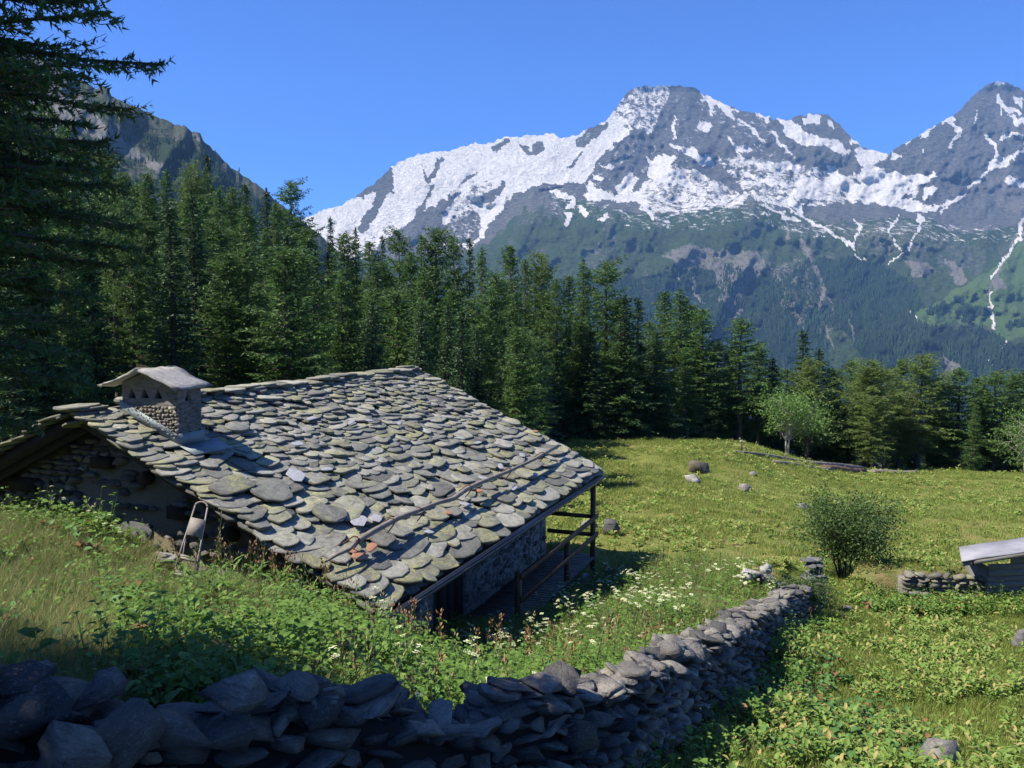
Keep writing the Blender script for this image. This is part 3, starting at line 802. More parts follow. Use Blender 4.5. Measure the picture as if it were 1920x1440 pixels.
# ---------------------------------------------------------------- stones and slates
rs = np.random.RandomState
def ico(sub):
    bm = bmesh.new(); bmesh.ops.create_icosphere(bm, subdivisions=sub, radius=1)
    V = np.array([v.co[:] for v in bm.verts]); F = np.array([[v.index for v in f.verts] for f in bm.faces]); bm.free()
    return V, F
ICO = {k: ico(k) for k in (1, 2, 3)}
def rock_data(seed, sub=2, planes=11, rough=.04, boxy=.55):
    """angular stone: a ball cut by random planes, half-size 1 on every axis"""
    rg = rs(seed); V, F = ICO[sub]; V = V.copy()
    p = 2 + 3 * boxy
    n = (np.abs(V) ** p).sum(1) ** (1 / p); V = V / n[:, None]
    for _ in range(planes):
        d = rg.normal(size=3); d /= np.linalg.norm(d)
        h = rg.uniform(.62, .95) * np.abs(V @ d).max()
        k = V @ d
        V -= np.maximum(k - h, 0)[:, None] * d * .94
    q = V * 2.2 + rg.uniform(0, 50, 3)
    V *= (1 + rough * 2 * (fbm(q[:, 0] + q[:, 2], q[:, 1] - q[:, 2], seed, 3) - .5))[:, None] * 1.0
    V /= np.abs(V).max(0)
    return V, F
def hull_data(seed, n=20, boxy=.7, rough=0):
    """angular broken stone: convex hull of points near a rounded box, half-size 1 on every axis"""
    rg = rs(seed); p = 2 + 5 * boxy
    v = rg.normal(size=(n, 3)); v /= ((np.abs(v) ** p).sum(1) ** (1 / p))[:, None]; v *= rg.uniform(.82, 1.0, (n, 1))
    bm = bmesh.new()
    for q in v: bm.verts.new(q)
    r = bmesh.ops.convex_hull(bm, input=bm.verts)
    bmesh.ops.delete(bm, geom=[q for q in bm.verts if not q.link_faces], context='VERTS')
    bmesh.ops.triangulate(bm, faces=bm.faces[:])
    if rough:
        bmesh.ops.subdivide_edges(bm, edges=bm.edges[:], cuts=1, use_grid_fill=True)
        bmesh.ops.triangulate(bm, faces=bm.faces[:])
    bm.verts.index_update()
    V = np.array([q.co[:] for q in bm.verts]); F = np.array([[q.index for q in f.verts] for f in bm.faces]); bm.free()
    if rough:
        V += rg.normal(size=V.shape) * rough
    V /= np.abs(V).max(0)
    return V, F
def slate_data(seed, detail=14):
    """flat slab: x across (-.5...5), y from 0 (upper end) to 1 (lower rounded edge), z thickness 0..1"""
    rg = rs(seed)
    top = []
    k = detail + 3
    sq = rg.uniform(.38, .72); sk = rg.uniform(-.16, .16)
    cuts = [(rg.uniform(0, 2 * PI), rg.uniform(.36, .47)) for _ in range(rg.randint(2, 5))]
    for j in range(k):
        a = 2 * PI * j / k + rg.uniform(-.14, .14)
        c, s_ = math.cos(a), math.sin(a)
        e = sq + .1
        x = .5 * math.copysign(abs(c) ** e, c); y = .5 * math.copysign(abs(s_) ** (sq + .1), s_)
        for ca, ch in cuts:      # straight split edges
            q = x * math.cos(ca) + y * math.sin(ca)
            if q > ch: x -= (q - ch) * math.cos(ca) * .9; y -= (q - ch) * math.sin(ca) * .9
        r = 1 + rg.uniform(-.055, .055)
        top.append(((x * r + sk * y), .5 + y * r))
    top = np.array(top)
    n = len(top)
    zt = np.array([1 + rg.uniform(-.22, .05) for _ in range(n)])
    V = [(x, y, z) for (x, y), z in zip(top, zt)]
    V += [(x * .93 + rg.uniform(-.015, .015), .5 + (y - .5) * .93, 1.06 + rg.uniform(-.10, .10)) for x, y in top]
    V += [(x * (1 + rg.uniform(-.03, .05)), .5 + (y - .5) * (1 + rg.uniform(-.02, .04)), .45 + rg.uniform(-.12, .12)) for x, y in top]
    V += [(x * .96, .5 + (y - .5) * .96, 0) for x, y in top]
    F = []
    for j in range(n):
        i = (j + 1) % n
        F += [(j, i, n + i, n + j), (2 * n + j, 2 * n + i, i, j), (3 * n + j, 3 * n + i, 2 * n + i, 2 * n + j)]
    F.append(tuple(range(n, 2 * n))); F.append(tuple(range(3 * n, 4 * n))[::-1])
    return np.array(V), F
NSL = 26
def rock_meshes(name, mat, seeds, sub=2, planes=0, boxy=.7):
    out = []
    for s_ in seeds:
        V, F = hull_data(s_, (12 + s_ % 9) if sub > 1 else 12, boxy, .022 if sub > 1 else 0)
        out.append(mesh_np(name, V, F3=F, mats=[mat], col=np.full((len(V), 3), rs(s_).rand())))
    return out

class Pieces:
    """individually placed pieces sharing meshes; those past the limit are joined into one stuff part"""
    def __init__(s, name, parent, meshes, limit, rest_name, rest_label=None):
        s.name, s.parent, s.meshes, s.limit, s.rest_name, s.rest_label, s.items = name, parent, meshes, limit, rest_name, rest_label, []
    def add(s, M4, k, mat=None, label=None):
        s.items.append((M4, k % len(s.meshes), mat, label))
    def build(s, key=None):
        def size(it):
            p = np.array(it[0].translation); sc = it[0].to_scale()
            return (sc[0] * sc[1]) ** .5 / max(1.0, np.linalg.norm(p))
        special = [i for i in s.items if i[2] or i[3]]
        it = sorted([i for i in s.items if not (i[2] or i[3])], key=size, reverse=True)
        cut = max(0, s.limit - len(special))
        for M4, k, mat, label in special + it[:cut]:
            me = s.meshes[k]
            o = link_mesh(s.name, me, s.parent)
            o.matrix_local = M4
            if mat:
                o.material_slots[0].link = 'OBJECT'; o.material_slots[0].material = mat
            if label: o['label'] = label
        rest = it[cut:]
        if rest:
            VV, FF, CC, n = [], [], [], 0
            cache = {}
            for j, (M4, k, _, _) in enumerate(rest):
                if k not in cache:
                    me = s.meshes[k]
                    v = np.empty(len(me.vertices) * 3, np.float32); me.vertices.foreach_get('co', v)
                    cache[k] = (v.reshape(-1, 3), [list(p.vertices) for p in me.polygons])
                v, f = cache[k]
                m = np.array(M4)
                VV.append(v @ m[:3, :3].T + m[:3, 3])
                FF += [[a + n for a in q] for q in f]; n += len(v)
                CC.append(np.full((len(v), 3), random.Random(j).random()))
            me = mesh_np(s.rest_name, np.concatenate(VV), faces=FF, mats=list(s.meshes[0].materials), col=np.concatenate(CC))
            o = link_mesh(s.rest_name, me, s.parent)
            o['kind'] = 'stuff'
            if s.rest_label: o['label'] = s.rest_label

def mat4(x, y, z, o):  # columns
    m = Matrix.Identity(4)
    for i, c in enumerate((x, y, z, o)):
        for j in range(3): m[j][i] = float(c[j])
    return m
def rotv(v, axis, a):
    v = np.asarray(v, float); axis = np.asarray(axis, float) / np.linalg.norm(axis)
    return v * math.cos(a) + np.cross(axis, v) * math.sin(a) + axis * (axis @ v) * (1 - math.cos(a))

# ---------------------------------------------------------------- the hut
def build_hut():
    rg = rs(42)
    hut = empty('stone_hut', HB(LH / 2, 0, -6.4))
    base = np.array(hut.location)
    tag(hut, 'old stone hut under a heavy roof of rough lichen-covered slabs', 'hut')
    def fin(o):  # parts are built in world coordinates; bring them under the hut
        o.parent = hut; o.matrix_parent_inverse = Matrix.Translation(-Vector(hut.location)); return o
    # --- roof deck
    mb = MB()
    for sg in (1, -1):
        P0 = lambda a, b, dz: HB(a, sg * b, roofz(b) + dz)
        mb.hexa([P0(.06, 0, -.17), P0(LH - .06, 0, -.17), P0(LH - .06, WH - .06, -.17), P0(.06, WH - .06, -.17),
                 P0(.06, 0, -.03), P0(LH - .06, 0, -.03), P0(LH - .06, WH - .06, -.03), P0(.06, WH - .06, -.03)][:8] if sg == 1 else
                [P0(.06, WH - .06, -.17), P0(LH - .06, WH - .06, -.17), P0(LH - .06, .002, -.17), P0(.06, .002, -.17),
                 P0(.06, WH - .06, -.03), P0(LH - .06, WH - .06, -.03), P0(LH - .06, .002, -.03), P0(.06, .002, -.03)])
    roof = fin(mb.build('roof', M['dark_wood'], None))
    roof['label'] = 'low pitched roof covered with rough stone slabs'
    rinv = None
    sl = [mesh_np('slate', *(lambda d: (d[0], d[1]))(slate_data(100 + i)), mats=[M['slate']], col=np.full((len(slate_data(100 + i)[0]), 3), rs(i).rand())) for i in range(NSL)]
    for i in range(6):
        d_ = slate_data(180 + i, 3); sl.append(mesh_np('slate', *d_, mats=[M['slate']], col=np.full((len(d_[0]), 3), rs(i).rand())))
    pc = Pieces('slate', roof, sl, 298, 'upper_slates', 'small overlapping slabs on the upper and hidden parts of the roof')
    def rp(a, s_, h, sg=1):   # point on roof slope at slope distance s_ from the ridge
        b = s_ * WH / SL
        sag = .05 * math.sin(PI * a / LH) * math.sin(PI * s_ / SL) * -1 + .03 * (float(vn(a * .9, s_ * .9, 7)) - .5)
        q = HB(a, sg * b, roofz(b)) + (NR if sg == 1 else NR - 2 * B * (NR @ B)) * (h + sag)
        return q
    def lay(a, s_, wdt, ln, th, yaw, lift, sg=1, mat=None, label=None, k=None, tilt=None):
        Sg = S if sg == 1 else S - 2 * B * (S @ B)
        Ng = NR if sg == 1 else NR - 2 * B * (NR @ B)
        x = rotv(A, Ng, yaw); y = rotv(Sg, Ng, yaw)
        t = tilt if tilt is not None else min(.22, 1.75 * th / ln)
        y2 = rotv(y, x, t * (1 if np.dot(rotv(y, x, .1) - y, Ng) > 0 else -1)); n2 = np.cross(x, y2); n2 *= np.sign(n2 @ Ng)
        roll = rg.uniform(-.05, .05)
        x2 = rotv(x, y2, roll); n2 = rotv(n2, y2, roll)
        o = rp(a, s_ - ln, lift, sg)   # upper end, lower edge reaches s_
        pc.add(mat4(x2 * wdt, y2 * ln, n2 * th, o), int(rg.randint(NSL)) if k is None else k, mat, label)
    def chim(a, s_):  # chimney footprint
        b = s_ * WH / SL
        return .80 < a < 1.26 and .25 < b < 1.45
    s_ = SL + .05
    row = 0
    while s_ > .05:
        f = np.clip(s_ / SL, 0, 1)
        ex = (.135 + .130 * f ** 1.3) * rg.uniform(.85, 1.15)
        a = rg.uniform(-.14, -.02)
        while a < LH + .02:
            wdt = (.26 + .25 * f ** 1.5) * rg.lognormal(0, .38)
            wdt = min(wdt, .95)
            fs = .75 + .5 * float(vn(a * .35, s_ * .6, 19)); wdt *= fs
            if a < .25 or a > LH - .5: wdt *= 1.25
            am = a + wdt / 2
            if am + wdt / 2 > LH + .12: am = LH + .06 - wdt / 2 + rg.uniform(-.06, .06)
            if not chim(am, s_):
                ln = ex * 2.1 * rg.uniform(.85, 1.2)
                if s_ - ln < -.12: ln = s_ + .12
                lay(am, s_ + rg.uniform(-.05, .05) * ex / .2 + .03 * math.sin(am * 1.7 + row), wdt * 1.12, max(ln, .2), rg.uniform(.018, .044) * (1 + .25 * f), rg.normal(0, .13), .005 + .02 * (rg.rand() < .2))
            a += wdt * rg.uniform(.90, .99)
        s_ -= ex; row += 1
    # extra thick slabs under the eaves and verges to give a ragged layered edge
    for a in np.arange(.15, LH, .42):
        lay(a + rg.uniform(-.1, .1), SL + .02, rg.uniform(.4, .7), .5, .05, rg.uniform(-.1, .1), -.06, tilt=.02)
    for q in np.arange(.35, SL, .36):
        lay(.22 + rg.uniform(-.06, .03), q + .2, .55, .5, .05, rg.uniform(-.15, .15), -.07, tilt=.03)
        lay(LH - .25 + rg.uniform(-.06, .06), q + .2, .55, .5, .05, rg.uniform(-.15, .15), -.07, tilt=.03)
    # big slabs the photograph shows low on the near side
    for (u, v, wd, ln, mt, lb) in ((505, 935, .95, .62, 'slate', 'large flat grey slab above the ladder'), (430, 925, .80, .45, 'slate', None), (650, 965, .85, .55, 'slate', None), (610, 975, .6, .5, 'slate', None), (545, 905, .45, .36, 'slate_white', 'pale triangular slab right of the chimney shadow'),
                              (665, 990, .42, .26, 'slate_white', 'white flat slab beside the snow pole'), (630, 985, .28, .2, 'slate_white', None), (700, 985, .3, .2, 'slate_white', None),
                              (672, 1058, .34, .2, 'slate_rust', 'rust orange slab near the low end of the pole'), (690, 1040, .34, .14, 'slate_rust', None), (655, 1047, .2, .12, 'slate_rust', None),
                              (1000, 818, .26, .12, 'slate_rust', None), (1040, 858, .2, .12, 'slate_rust', None), (895, 930, .2, .12, 'slate_rust', None), (838, 972, .2, .12, 'slate_rust', None),
                              (905, 905, .34, .16, 'slate_white', None), (975, 862, .32, .16, 'slate_white', None), (935, 883, .3, .14, 'slate_white', None), (870, 955, .26, .2, 'slate_white', None),
                              (1000, 900, .2, .15, 'slate_white', None), (960, 925, .34, .1, 'slate_white', None), (800, 1010, .22, .14, 'slate_white', None), (892, 838, .4, .1, 'slate_white', None), (860, 830, .35, .1, 'slate_white', None),
                              (655, 800, .35, .1, 'slate_white', None), (690, 797, .3, .1, 'slate_white', None), (745, 802, .25, .1, 'slate_white', None), (580, 793, .4, .12, 'slate_white', None), (555, 843, .35, .14, 'slate_white', None), (840, 752, .3, .1, 'slate_white', None), (752, 725, .3, .1, 'slate_white', None),
                              (610, 890, .3, .12, 'slate_white', None), (440, 812, .55, .35, 'slate_rust', None)):
        d = ray(u, v); t = (R0 @ NR) / (d @ NR); q = d * t - R0
        a, s2 = float(q @ A), float(q @ S)
        if lb is None and mt == 'slate_rust' and u == 440: mt = 'slate'
        lay(a, s2 + ln * .5, wd, ln, .05 if mt == 'slate' else .016, rg.uniform(-.5, .5) if mt != 'slate' else .1, .135 if mt != 'slate' else .10, mat=None if mt == 'slate' else M[mt], label=lb, tilt=.05, k=None if mt == 'slate' else NSL + rg.randint(6))
    # hidden slope: only the part seen over the verge and ridge
    s_ = SL + .05
    while s_ > .1:
        ex = .26; a = -.1
        while a < (3.2 if s_ > 1.2 else LH):
            wdt = rg.uniform(.4, .7)
            lay(a + wdt / 2, s_, wdt * 1.1, ex * 2.1, rg.uniform(.035, .055), rg.uniform(-.1, .1), .005, sg=-1)
            a += wdt * .95
        s_ -= ex
    # ridge slabs
    a = -.22
    while a < LH:
        wdt = rg.uniform(.35, .8)
        if not (.45 < a + wdt / 2 < 1.3):
            o = HB(a + wdt / 2, -.30 + rg.uniform(-.05, .05), R0[2] + .045)
            ya = rg.uniform(-.05, .05)
            x = rotv(A, Z, ya); y = rotv(B, Z, ya); y = rotv(y, x, rg.uniform(-.06, .10)); n2 = np.cross(x, y); n2 *= np.sign(n2[2])
            pc.add(mat4(x * wdt * 1.15, y * rg.uniform(.5, .62), n2 * rg.uniform(.04, .07), o + Z * rg.uniform(-.02, .015)), int(rg.randint(NSL)))
            pc.add(mat4(x * wdt * .9, y * .5, n2 * .05, o + B * .06 - Z * .04 + A * .1), int(rg.randint(NSL)))
        a += wdt * .92
    pc.build()
    # --- walls
    wallm = G('plastered_rubble_wall'); pos = wallm.mapv(wallm.pos(), (1, 1, 1))
    n1 = wallm.noise(pos, 2.2, 5, .65); n2 = wallm.noise(wallm.mapv(pos, (1, 1, 1.8)), 5.5, 5, .7); n3 = wallm.noise(pos, 30, 3, .7)
    c = wallm.mix(n1, (.25, .24, .22), (.36, .35, .32))
    c = wallm.mix(wallm.ramp(n2, [(.50, 0), (.64, 1)]), c, (.15, .145, .135))
    hh = wallm.math('SUBTRACT', wallm.math('MULTIPLY', n3, .25), wallm.ramp(n2, [(.50, 0), (.60, 1)]))
    M['eave_wall'] = wallm.end(wallm.bsdf(c, .95, wallm.bump(hh, .9, .035), spec=.1))
    wallm = G('yellowed_gable_plaster'); pos = wallm.pos()
    n1 = wallm.noise(pos, 1.6, 5, .65); n2 = wallm.noise(wallm.mapv(pos, (1, 1, 1.5)), 4.5, 5, .7); n3 = wallm.noise(pos, 28, 4, .7)
    c = wallm.mix(n1, (.13, .115, .07), (.27, .23, .145))
    c = wallm.mix(wallm.ramp(n2, [(.60, 0), (.66, 1)]), c, (.07, .065, .055))
    c = wallm.mix(wallm.math('MULTIPLY', n3, .4), c, (.16, .14, .09))
    M['gable_wall'] = wallm.end(wallm.bsdf(c, .95, wallm.bump(wallm.math('ADD', n3, n1), .8, .03), spec=.1))
    zb = -7.4
    gi = .62                       # gable set back behind the verge
    a1 = LH - .45
    mb = MB()
    # near gable as a pentagon slab
    def pent(a0, a_1, mbx):
        bs = [-WB, WB, WB, 0, -WB]
        zs = [zb, zb, roofz(WB) - .175, roofz(0) - .175, roofz(WB) - .175]
        V = [HB(a0, b, z) for b, z in zip(bs, zs)] + [HB(a_1, b, z) for b, z in zip(bs, zs)]
        F = [(0, 1, 2, 3, 4), (9, 8, 7, 6, 5)] + [((j + 1) % 5, j, j + 5, (j + 1) % 5 + 5) for j in range(5)]
        mbx.add(V, F)
    pent(gi, gi + .45, mb)
    gw = fin(mb.build('gable_wall', M['gable_wall'])); gw['label'] = 'near gable wall, dry stone at left and yellowed plaster at right'
    mb = MB(); pent(a1 - .45, a1, mb); fin(mb.build('far_gable_wall', M['eave_wall']))
    # eave wall in three blocks round the door
    def apl(u, off=WB):     # a coordinate where pixel column u meets the eave wall plane
        d = ray(u, 1100); t = ((R0 + B * off) @ B) / (d @ B); return float((d * t - R0) @ A)
    dA0, dA1 = apl(812), apl(876)
    zt = roofz(WB) - .18
    def wallbox(mb, a0, a_1, z0, z1, b0=WB - .45, b1=WB):
        mb.hexa([HB(a0, b0, z0), HB(a0, b1, z0), HB(a_1, b1, z0), HB(a_1, b0, z0), HB(a0, b0, z1), HB(a0, b1, z1), HB(a_1, b1, z1), HB(a_1, b0, z1)])
    mb = MB(); wallbox(mb, gi + .452, dA0, zb, zt); wallbox(mb, dA1, a1 - .452, zb, zt); wallbox(mb, dA0, dA1, -3.92 - .12, zt)
    ew = fin(mb.build('eave_wall', M['eave_wall'])); ew['label'] = 'long shaded rubble wall under the gutter'
    mb = MB(); wallbox(mb, gi + .452, a1 - .452, zb, zt, -WB, -WB + .45); fin(mb.build('rear_wall', M['eave_wall']))
    # rough stones standing slightly proud of the eave wall
    st = rock_meshes('stone', M['stone'], range(300, 312), 1)
    pw = Pieces('stone', ew, st, 150, 'small_stones')
    for i in range(170):
        a = rg.uniform(gi + .6, a1 - .1); z = rg.uniform(-6.5, zt - .1)
        if dA0 - .2 < a < dA1 + .2: continue
        wd, hh_ = rg.uniform(.10, .24), rg.uniform(.05, .10)
        pw.add(mat4(A * wd / 1, Z * hh_, B * .035, HB(a, WB + .004, z)), rg.randint(12))
    pw.build()
    # door leaf of vertical planks
    door = empty('door'); door.parent = hut; door.location = Vector(HB((dA0 + dA1) / 2, WB - .12, -6)) - Vector(hut.location)
    door['label'] = 'dark plank door under the gutter'
    npk = 4
    for k in range(npk):
        mb = MB(); q0 = dA0 + (dA1 - dA0) * k / npk + .006; q1 = dA0 + (dA1 - dA0) * (k + 1) / npk - .006
        off = .012 * (k % 2)
        mb.hexa([HB(q0, WB - .16, zb + .9), HB(q0, WB - .11 + off, zb + .9), HB(q1, WB - .11 + off, zb + .9), HB(q1, WB - .16, zb + .9), HB(q0, WB - .16, -4.05), HB(q0, WB - .11 + off, -4.05), HB(q1, WB - .11 + off, -4.05), HB(q1, WB - .16, -4.05)])
        o = mb.build('plank', M['dark_wood'], door); o.matrix_parent_inverse = Matrix.Translation(-Vector(hut.location) - door.location)
    # gable dry stones (left part) and a few in the plaster
    stg = rock_meshes('stone', M['stone'], range(320, 334), 2, planes=9)
    pg = Pieces('stone', gw, stg, 298, 'small_stones')
    zrow = -4.6
    while zrow < -1.7:
        hh_ = rg.uniform(.07, .13)
        b = -WB
        while b < WB:
            wd = rg.uniform(.14, .38)
            zt_ = roofz(b + wd / 2) - .25
            dens = 1.0 if b < -.45 + .3 * math.sin(zrow * 5) else (.30 if zrow > -3.9 else .75)
            if zrow + hh_ < zt_ and rg.rand() < dens and b > -4.0:
                pg.add(mat4(B * wd * .52 * rg.uniform(.9, 1.1), rotv(Z, A, rg.uniform(-.15, .15)) * hh_ * .56, -A * rg.uniform(.06, .12), HB(gi - .015, b + wd / 2, zrow + hh_ / 2)), rg.randint(14))
            b += wd
        zrow += hh_
    pg.build()
    # purlin ends, wall plate and barge rafters under the verge
    def gpt(u, v, a):
        d = ray(u, v); t = ((R0 + A * a) @ A) / (d @ A); q = d * t; return float((q - R0) @ B), q[2]
    for (u, v, hw, hh2, rnd) in ((188, 868, .20, .09, 0), (272, 897, .11, .11, 1), (330, 962, .17, .10, 0), (430, 1003, .13, .12, 1), (120, 835, .16, .14, 1)):
        b, z = gpt(u, v, gi - .1)
        mb = MB()
        if rnd: mb.tube([HB(.46, b, z), HB(gi + .1, b, z)], hw, 10)
        else: mb.box(HB(gi - .02, b, z), A * .10, B * hw, Z * hh2)
        o = fin(mb.build('purlin', M['dark_wood']))
    for sg in (1, -1):
        for a in (.34, 1.3):
            mb = MB()
            c0, c1 = HB(a, sg * .05, roofz(.05) - .25), HB(a, sg * (WH - .15), roofz(WH - .15) - .25)
            mb.box((c0 + c1) / 2, (c1 - c0) / 2, A * .06, Z * .07)
            fin(mb.build('rafter', M['dark_wood']))
    # dark opening at the left of the gable, put in as a solid dark block
    b, z = gpt(20, 880, gi); b2, z2 = gpt(60, 930, gi)
    mb = MB(); mb.box(HB(gi - .03, (b + b2) / 2, (z + z2) / 2), A * .09, B * .45, Z * .12); fin(mb.build('dark_opening_block', M['dark_wood']))
    # --- gutter
    gut = empty('gutter'); gut.parent = hut; gut.location = Vector(HB(LH / 2, WH, -4)) - Vector(hut.location)
    mb = MB()
    r = .075; n = 8
    ge = roofz(WH) - .10
    def arc(a, rr, dz=0):
        return [HB(a, WH + .045 + rr * math.cos(PI + PI * j / n), ge - .0 + dz + rr * math.sin(PI + PI * j / n)) for j in range(n + 1)]
    a0g, a1g = -.10, LH + .12
    V = arc(a0g, r) + arc(a1g, r) + arc(a0g, r - .006) + arc(a1g, r - .006)
    m_ = n + 1; F = []
    for j in range(n):
        F += [(j, j + 1, m_ + j + 1, m_ + j), (2 * m_ + j + 1, 2 * m_ + j, 3 * m_ + j, 3 * m_ + j + 1)]
        F += [(j + 1, j, 2 * m_ + j, 2 * m_ + j + 1), (m_ + j, m_ + j + 1, 3 * m_ + j + 1, 3 * m_ + j)]
    F += [(0, m_, 3 * m_, 2 * m_), (n + m_, n, 2 * m_ + n, 3 * m_ + n)]
    mb.add(V, F)
    q = arc(a0g, r); mb.add(q + [p + A * .012 for p in q], [tuple(range(n + 1)), tuple(range(2 * n + 1, n, -1))] + [(j + 1, j, j + n + 1, j + n + 2) for j in range(n)] + [(0, n, 2 * n + 1, n + 1)])
    mb.tube([HB(a0g, WH + .045 + r, ge), HB(a1g, WH + .045 + r, ge)], .008, 6)
    o = mb.build('trough', M['gutter'], gut); o.matrix_parent_inverse = Matrix.Translation(-Vector(hut.location) - gut.location)
    mb = MB(); mb.tube([arc(a0g - .004, r)[j] for j in range(n + 1)], .007, 5); mb.tube([arc(a0g, r)[0], arc(a0g, r)[-1]], .006, 5)
    o = mb.build('end_cap', M['metal'], gut); o.matrix_parent_inverse = Matrix.Translation(-Vector(hut.location) - gut.location)
    for k in range(9):
        a = .5 + k * 1.27
        mb = MB(); mb.tube([p + Z * -.004 for p in arc(a, r + .006)], .007, 5)
        o = mb.build('bracket', M['gutter'], gut); o.matrix_parent_inverse = Matrix.Translation(-Vector(hut.location) - gut.location)
    # --- snow pole across the lower roof
    def onr(u, v, h):
        d = ray(u, v); t = ((R0 + NR * h) @ NR) / (d @ NR); return d * t
    pts = [onr(u, v, .30) for u, v in ((612, 1050), (640, 1033), (672, 1013), (700, 996), (745, 972), (790, 955), (820, 943), (850, 935), (875, 917), (905, 903), (950, 885), (1000, 862), (1046, 836))]
    mb = MB(); mb.tube(pts[2:], [.042 + .006 * math.sin(i * 1.3) for i in range(len(pts) - 2)], 9)
    pole = fin(mb.build('snow_pole', M['old_wood'], smooth=True)); pole['label'] = 'weathered pole held across the lower roof by rusty hooks'
    mb = MB(); mb.tube([onr(610, 1053, .20), onr(632, 1040, .24), onr(655, 1030, .27), onr(668, 1015, .28)], [.018, .026, .03, .03], 8)
    o = mb.build('broken_branch', M['old_wood'], pole, smooth=True)
    for u, v in ((668, 1012), (790, 958), (880, 915), (955, 882), (1018, 852), (735, 978)):
        c = onr(u, v, .30)
        mb = MB(); x = rotv(S, NR, .35)
        mb.tube([c - x * .16 - NR * .14, c - x * .06 + NR * .03, c + NR * .048, c + x * .045 + NR * .01, c + x * .03 - NR * .10, c - NR * .20], [.010, .012, .013, .013, .012, .010], 5)
        o = mb.build('hook', M['rust'], pole)
    # --- chimney
    ca0, ca1, cb0, cb1 = .77, 1.28, .22, 1.34
    ch = empty('chimney'); ch.parent = hut; ch.location = Vector(HB((ca0 + ca1) / 2, (cb0 + cb1) / 2, -1.6)) - Vector(hut.location)
    ch['label'] = 'square chimney with triangular smoke holes and a gabled slab cap'
    def fc(o): o.parent = ch; o.matrix_parent_inverse = Matrix.Translation(-Vector(hut.location) - ch.location); return o
    rb, rz, ez = .72, -.815, -1.10          # cap ridge and eave heights
    tz = lambda b: (rz - .05) - abs(b - rb) * (rz - ez) / .76
    # faces with triangular holes
    def face_with_holes(mb, org, ex, outline, holes, depth, nrm):
        bm = bmesh.new()
        def loop(pts):
            vs = [bm.verts.new(org + ex * p[0] + Z * p[1]) for p in pts]
            return [bm.edges.new((vs[i], vs[(i + 1) % len(vs)])) for i in range(len(vs))], vs
        E, _ = loop(outline); hv = []
        for h in holes:
            e, vs = loop(h); E = E + e; hv.append(vs)
        bmesh.ops.triangle_fill(bm, use_beauty=True, use_dissolve=False, edges=E)
        for vs in hv:
            q = [bm.verts.new(v.co - Vector(nrm) * depth) for v in vs]
            for i in range(3):
                j = (i + 1) % 3; bm.faces.new((vs[i], vs[j], q[j], q[i]))
        bm.verts.index_update()
        mb.add([v.co[:] for v in bm.verts], [[v.index for v in f.verts] for f in bm.faces]); bm.free()
    tri = lambda c, z, w_=.085, h_=.175: [(c - w_, z), (c + w_, z), (c, z + h_)]
    mb = MB()
    zlow = -2.3
    face_with_holes(mb, HB(ca0, 0, 0), B, [(cb0, zlow), (cb1, zlow), (cb1, tz(cb1)), (rb, tz(rb)), (cb0, tz(cb0))], [tri(.42, -1.30), tri(.68, -1.29), tri(.95, -1.29)], .10, -A)
    face_with_holes(mb, HB(0, cb1, 0), A, [(ca0, zlow), (ca1, zlow), (ca1, tz(cb1)), (ca0, tz(cb1))], [tri(1.0, -1.33)], .10, B)
    face_with_holes(mb, HB(ca1, 0, 0), B, [(cb0, zlow), (cb1, zlow), (cb1, tz(cb1)), (rb, tz(rb)), (cb0, tz(cb0))], [], .10, A)
    face_with_holes(mb, HB(0, cb0, 0), A, [(ca0, zlow), (ca1, zlow), (ca1, tz(cb0)), (ca0, tz(cb0))], [], .10, -B)
    fc(mb.build('masonry', M['chimney']))
    mb = MB(); mb.hexa([HB(ca0 + .11, cb0 + .11, zlow), HB(ca0 + .11, cb1 - .11, zlow), HB(ca1 - .11, cb1 - .11, zlow), HB(ca1 - .11, cb0 + .11, zlow)] + [HB(a, b, -1.14) for a, b in ((ca0 + .11, cb0 + .11), (ca0 + .11, cb1 - .11), (ca1 - .11, cb1 - .11), (ca1 - .11, cb0 + .11))])
    fc(mb.build('flue_dark_box', M['soot_shade']))  # sooty black box behind the smoke holes, standing in for the dark inside
    # rubble on the near face, flat courses on the others
    rr = rock_meshes('stone', M['rubble'], range(340, 348), 1, boxy=.9)
    pr = Pieces('stone', ch, rr, 0, 'rubble_stones', 'small tan rubble stones on the lower chimney face')
    z = -2.05
    while z < -1.42:
        h_ = rg.uniform(.045, .075); b = cb0 + .02
        while b < cb1 - .05:
            wd = rg.uniform(.05, .12)
            if z > roofz(b + wd) + .12: pr.add(mat4(B * wd * .5, Z * h_ * .5, -A * .035, HB(ca0 - .004, b + wd / 2, z + h_ / 2) - np.array(hut.location) * 0), rg.randint(8))
            b += wd * .9
        z += h_ * .88
    nb = len(bpy.data.objects)
    pr.build()
    for o in list(ch.children):
        if o.name.startswith('rubble_stones'): fc(o)
    fs = Pieces('stone', ch, rock_meshes('stone', M['chimney'], range(350, 356), 1, boxy=1.0), 0, 'brick_courses', 'flat grey stone courses round the chimney')
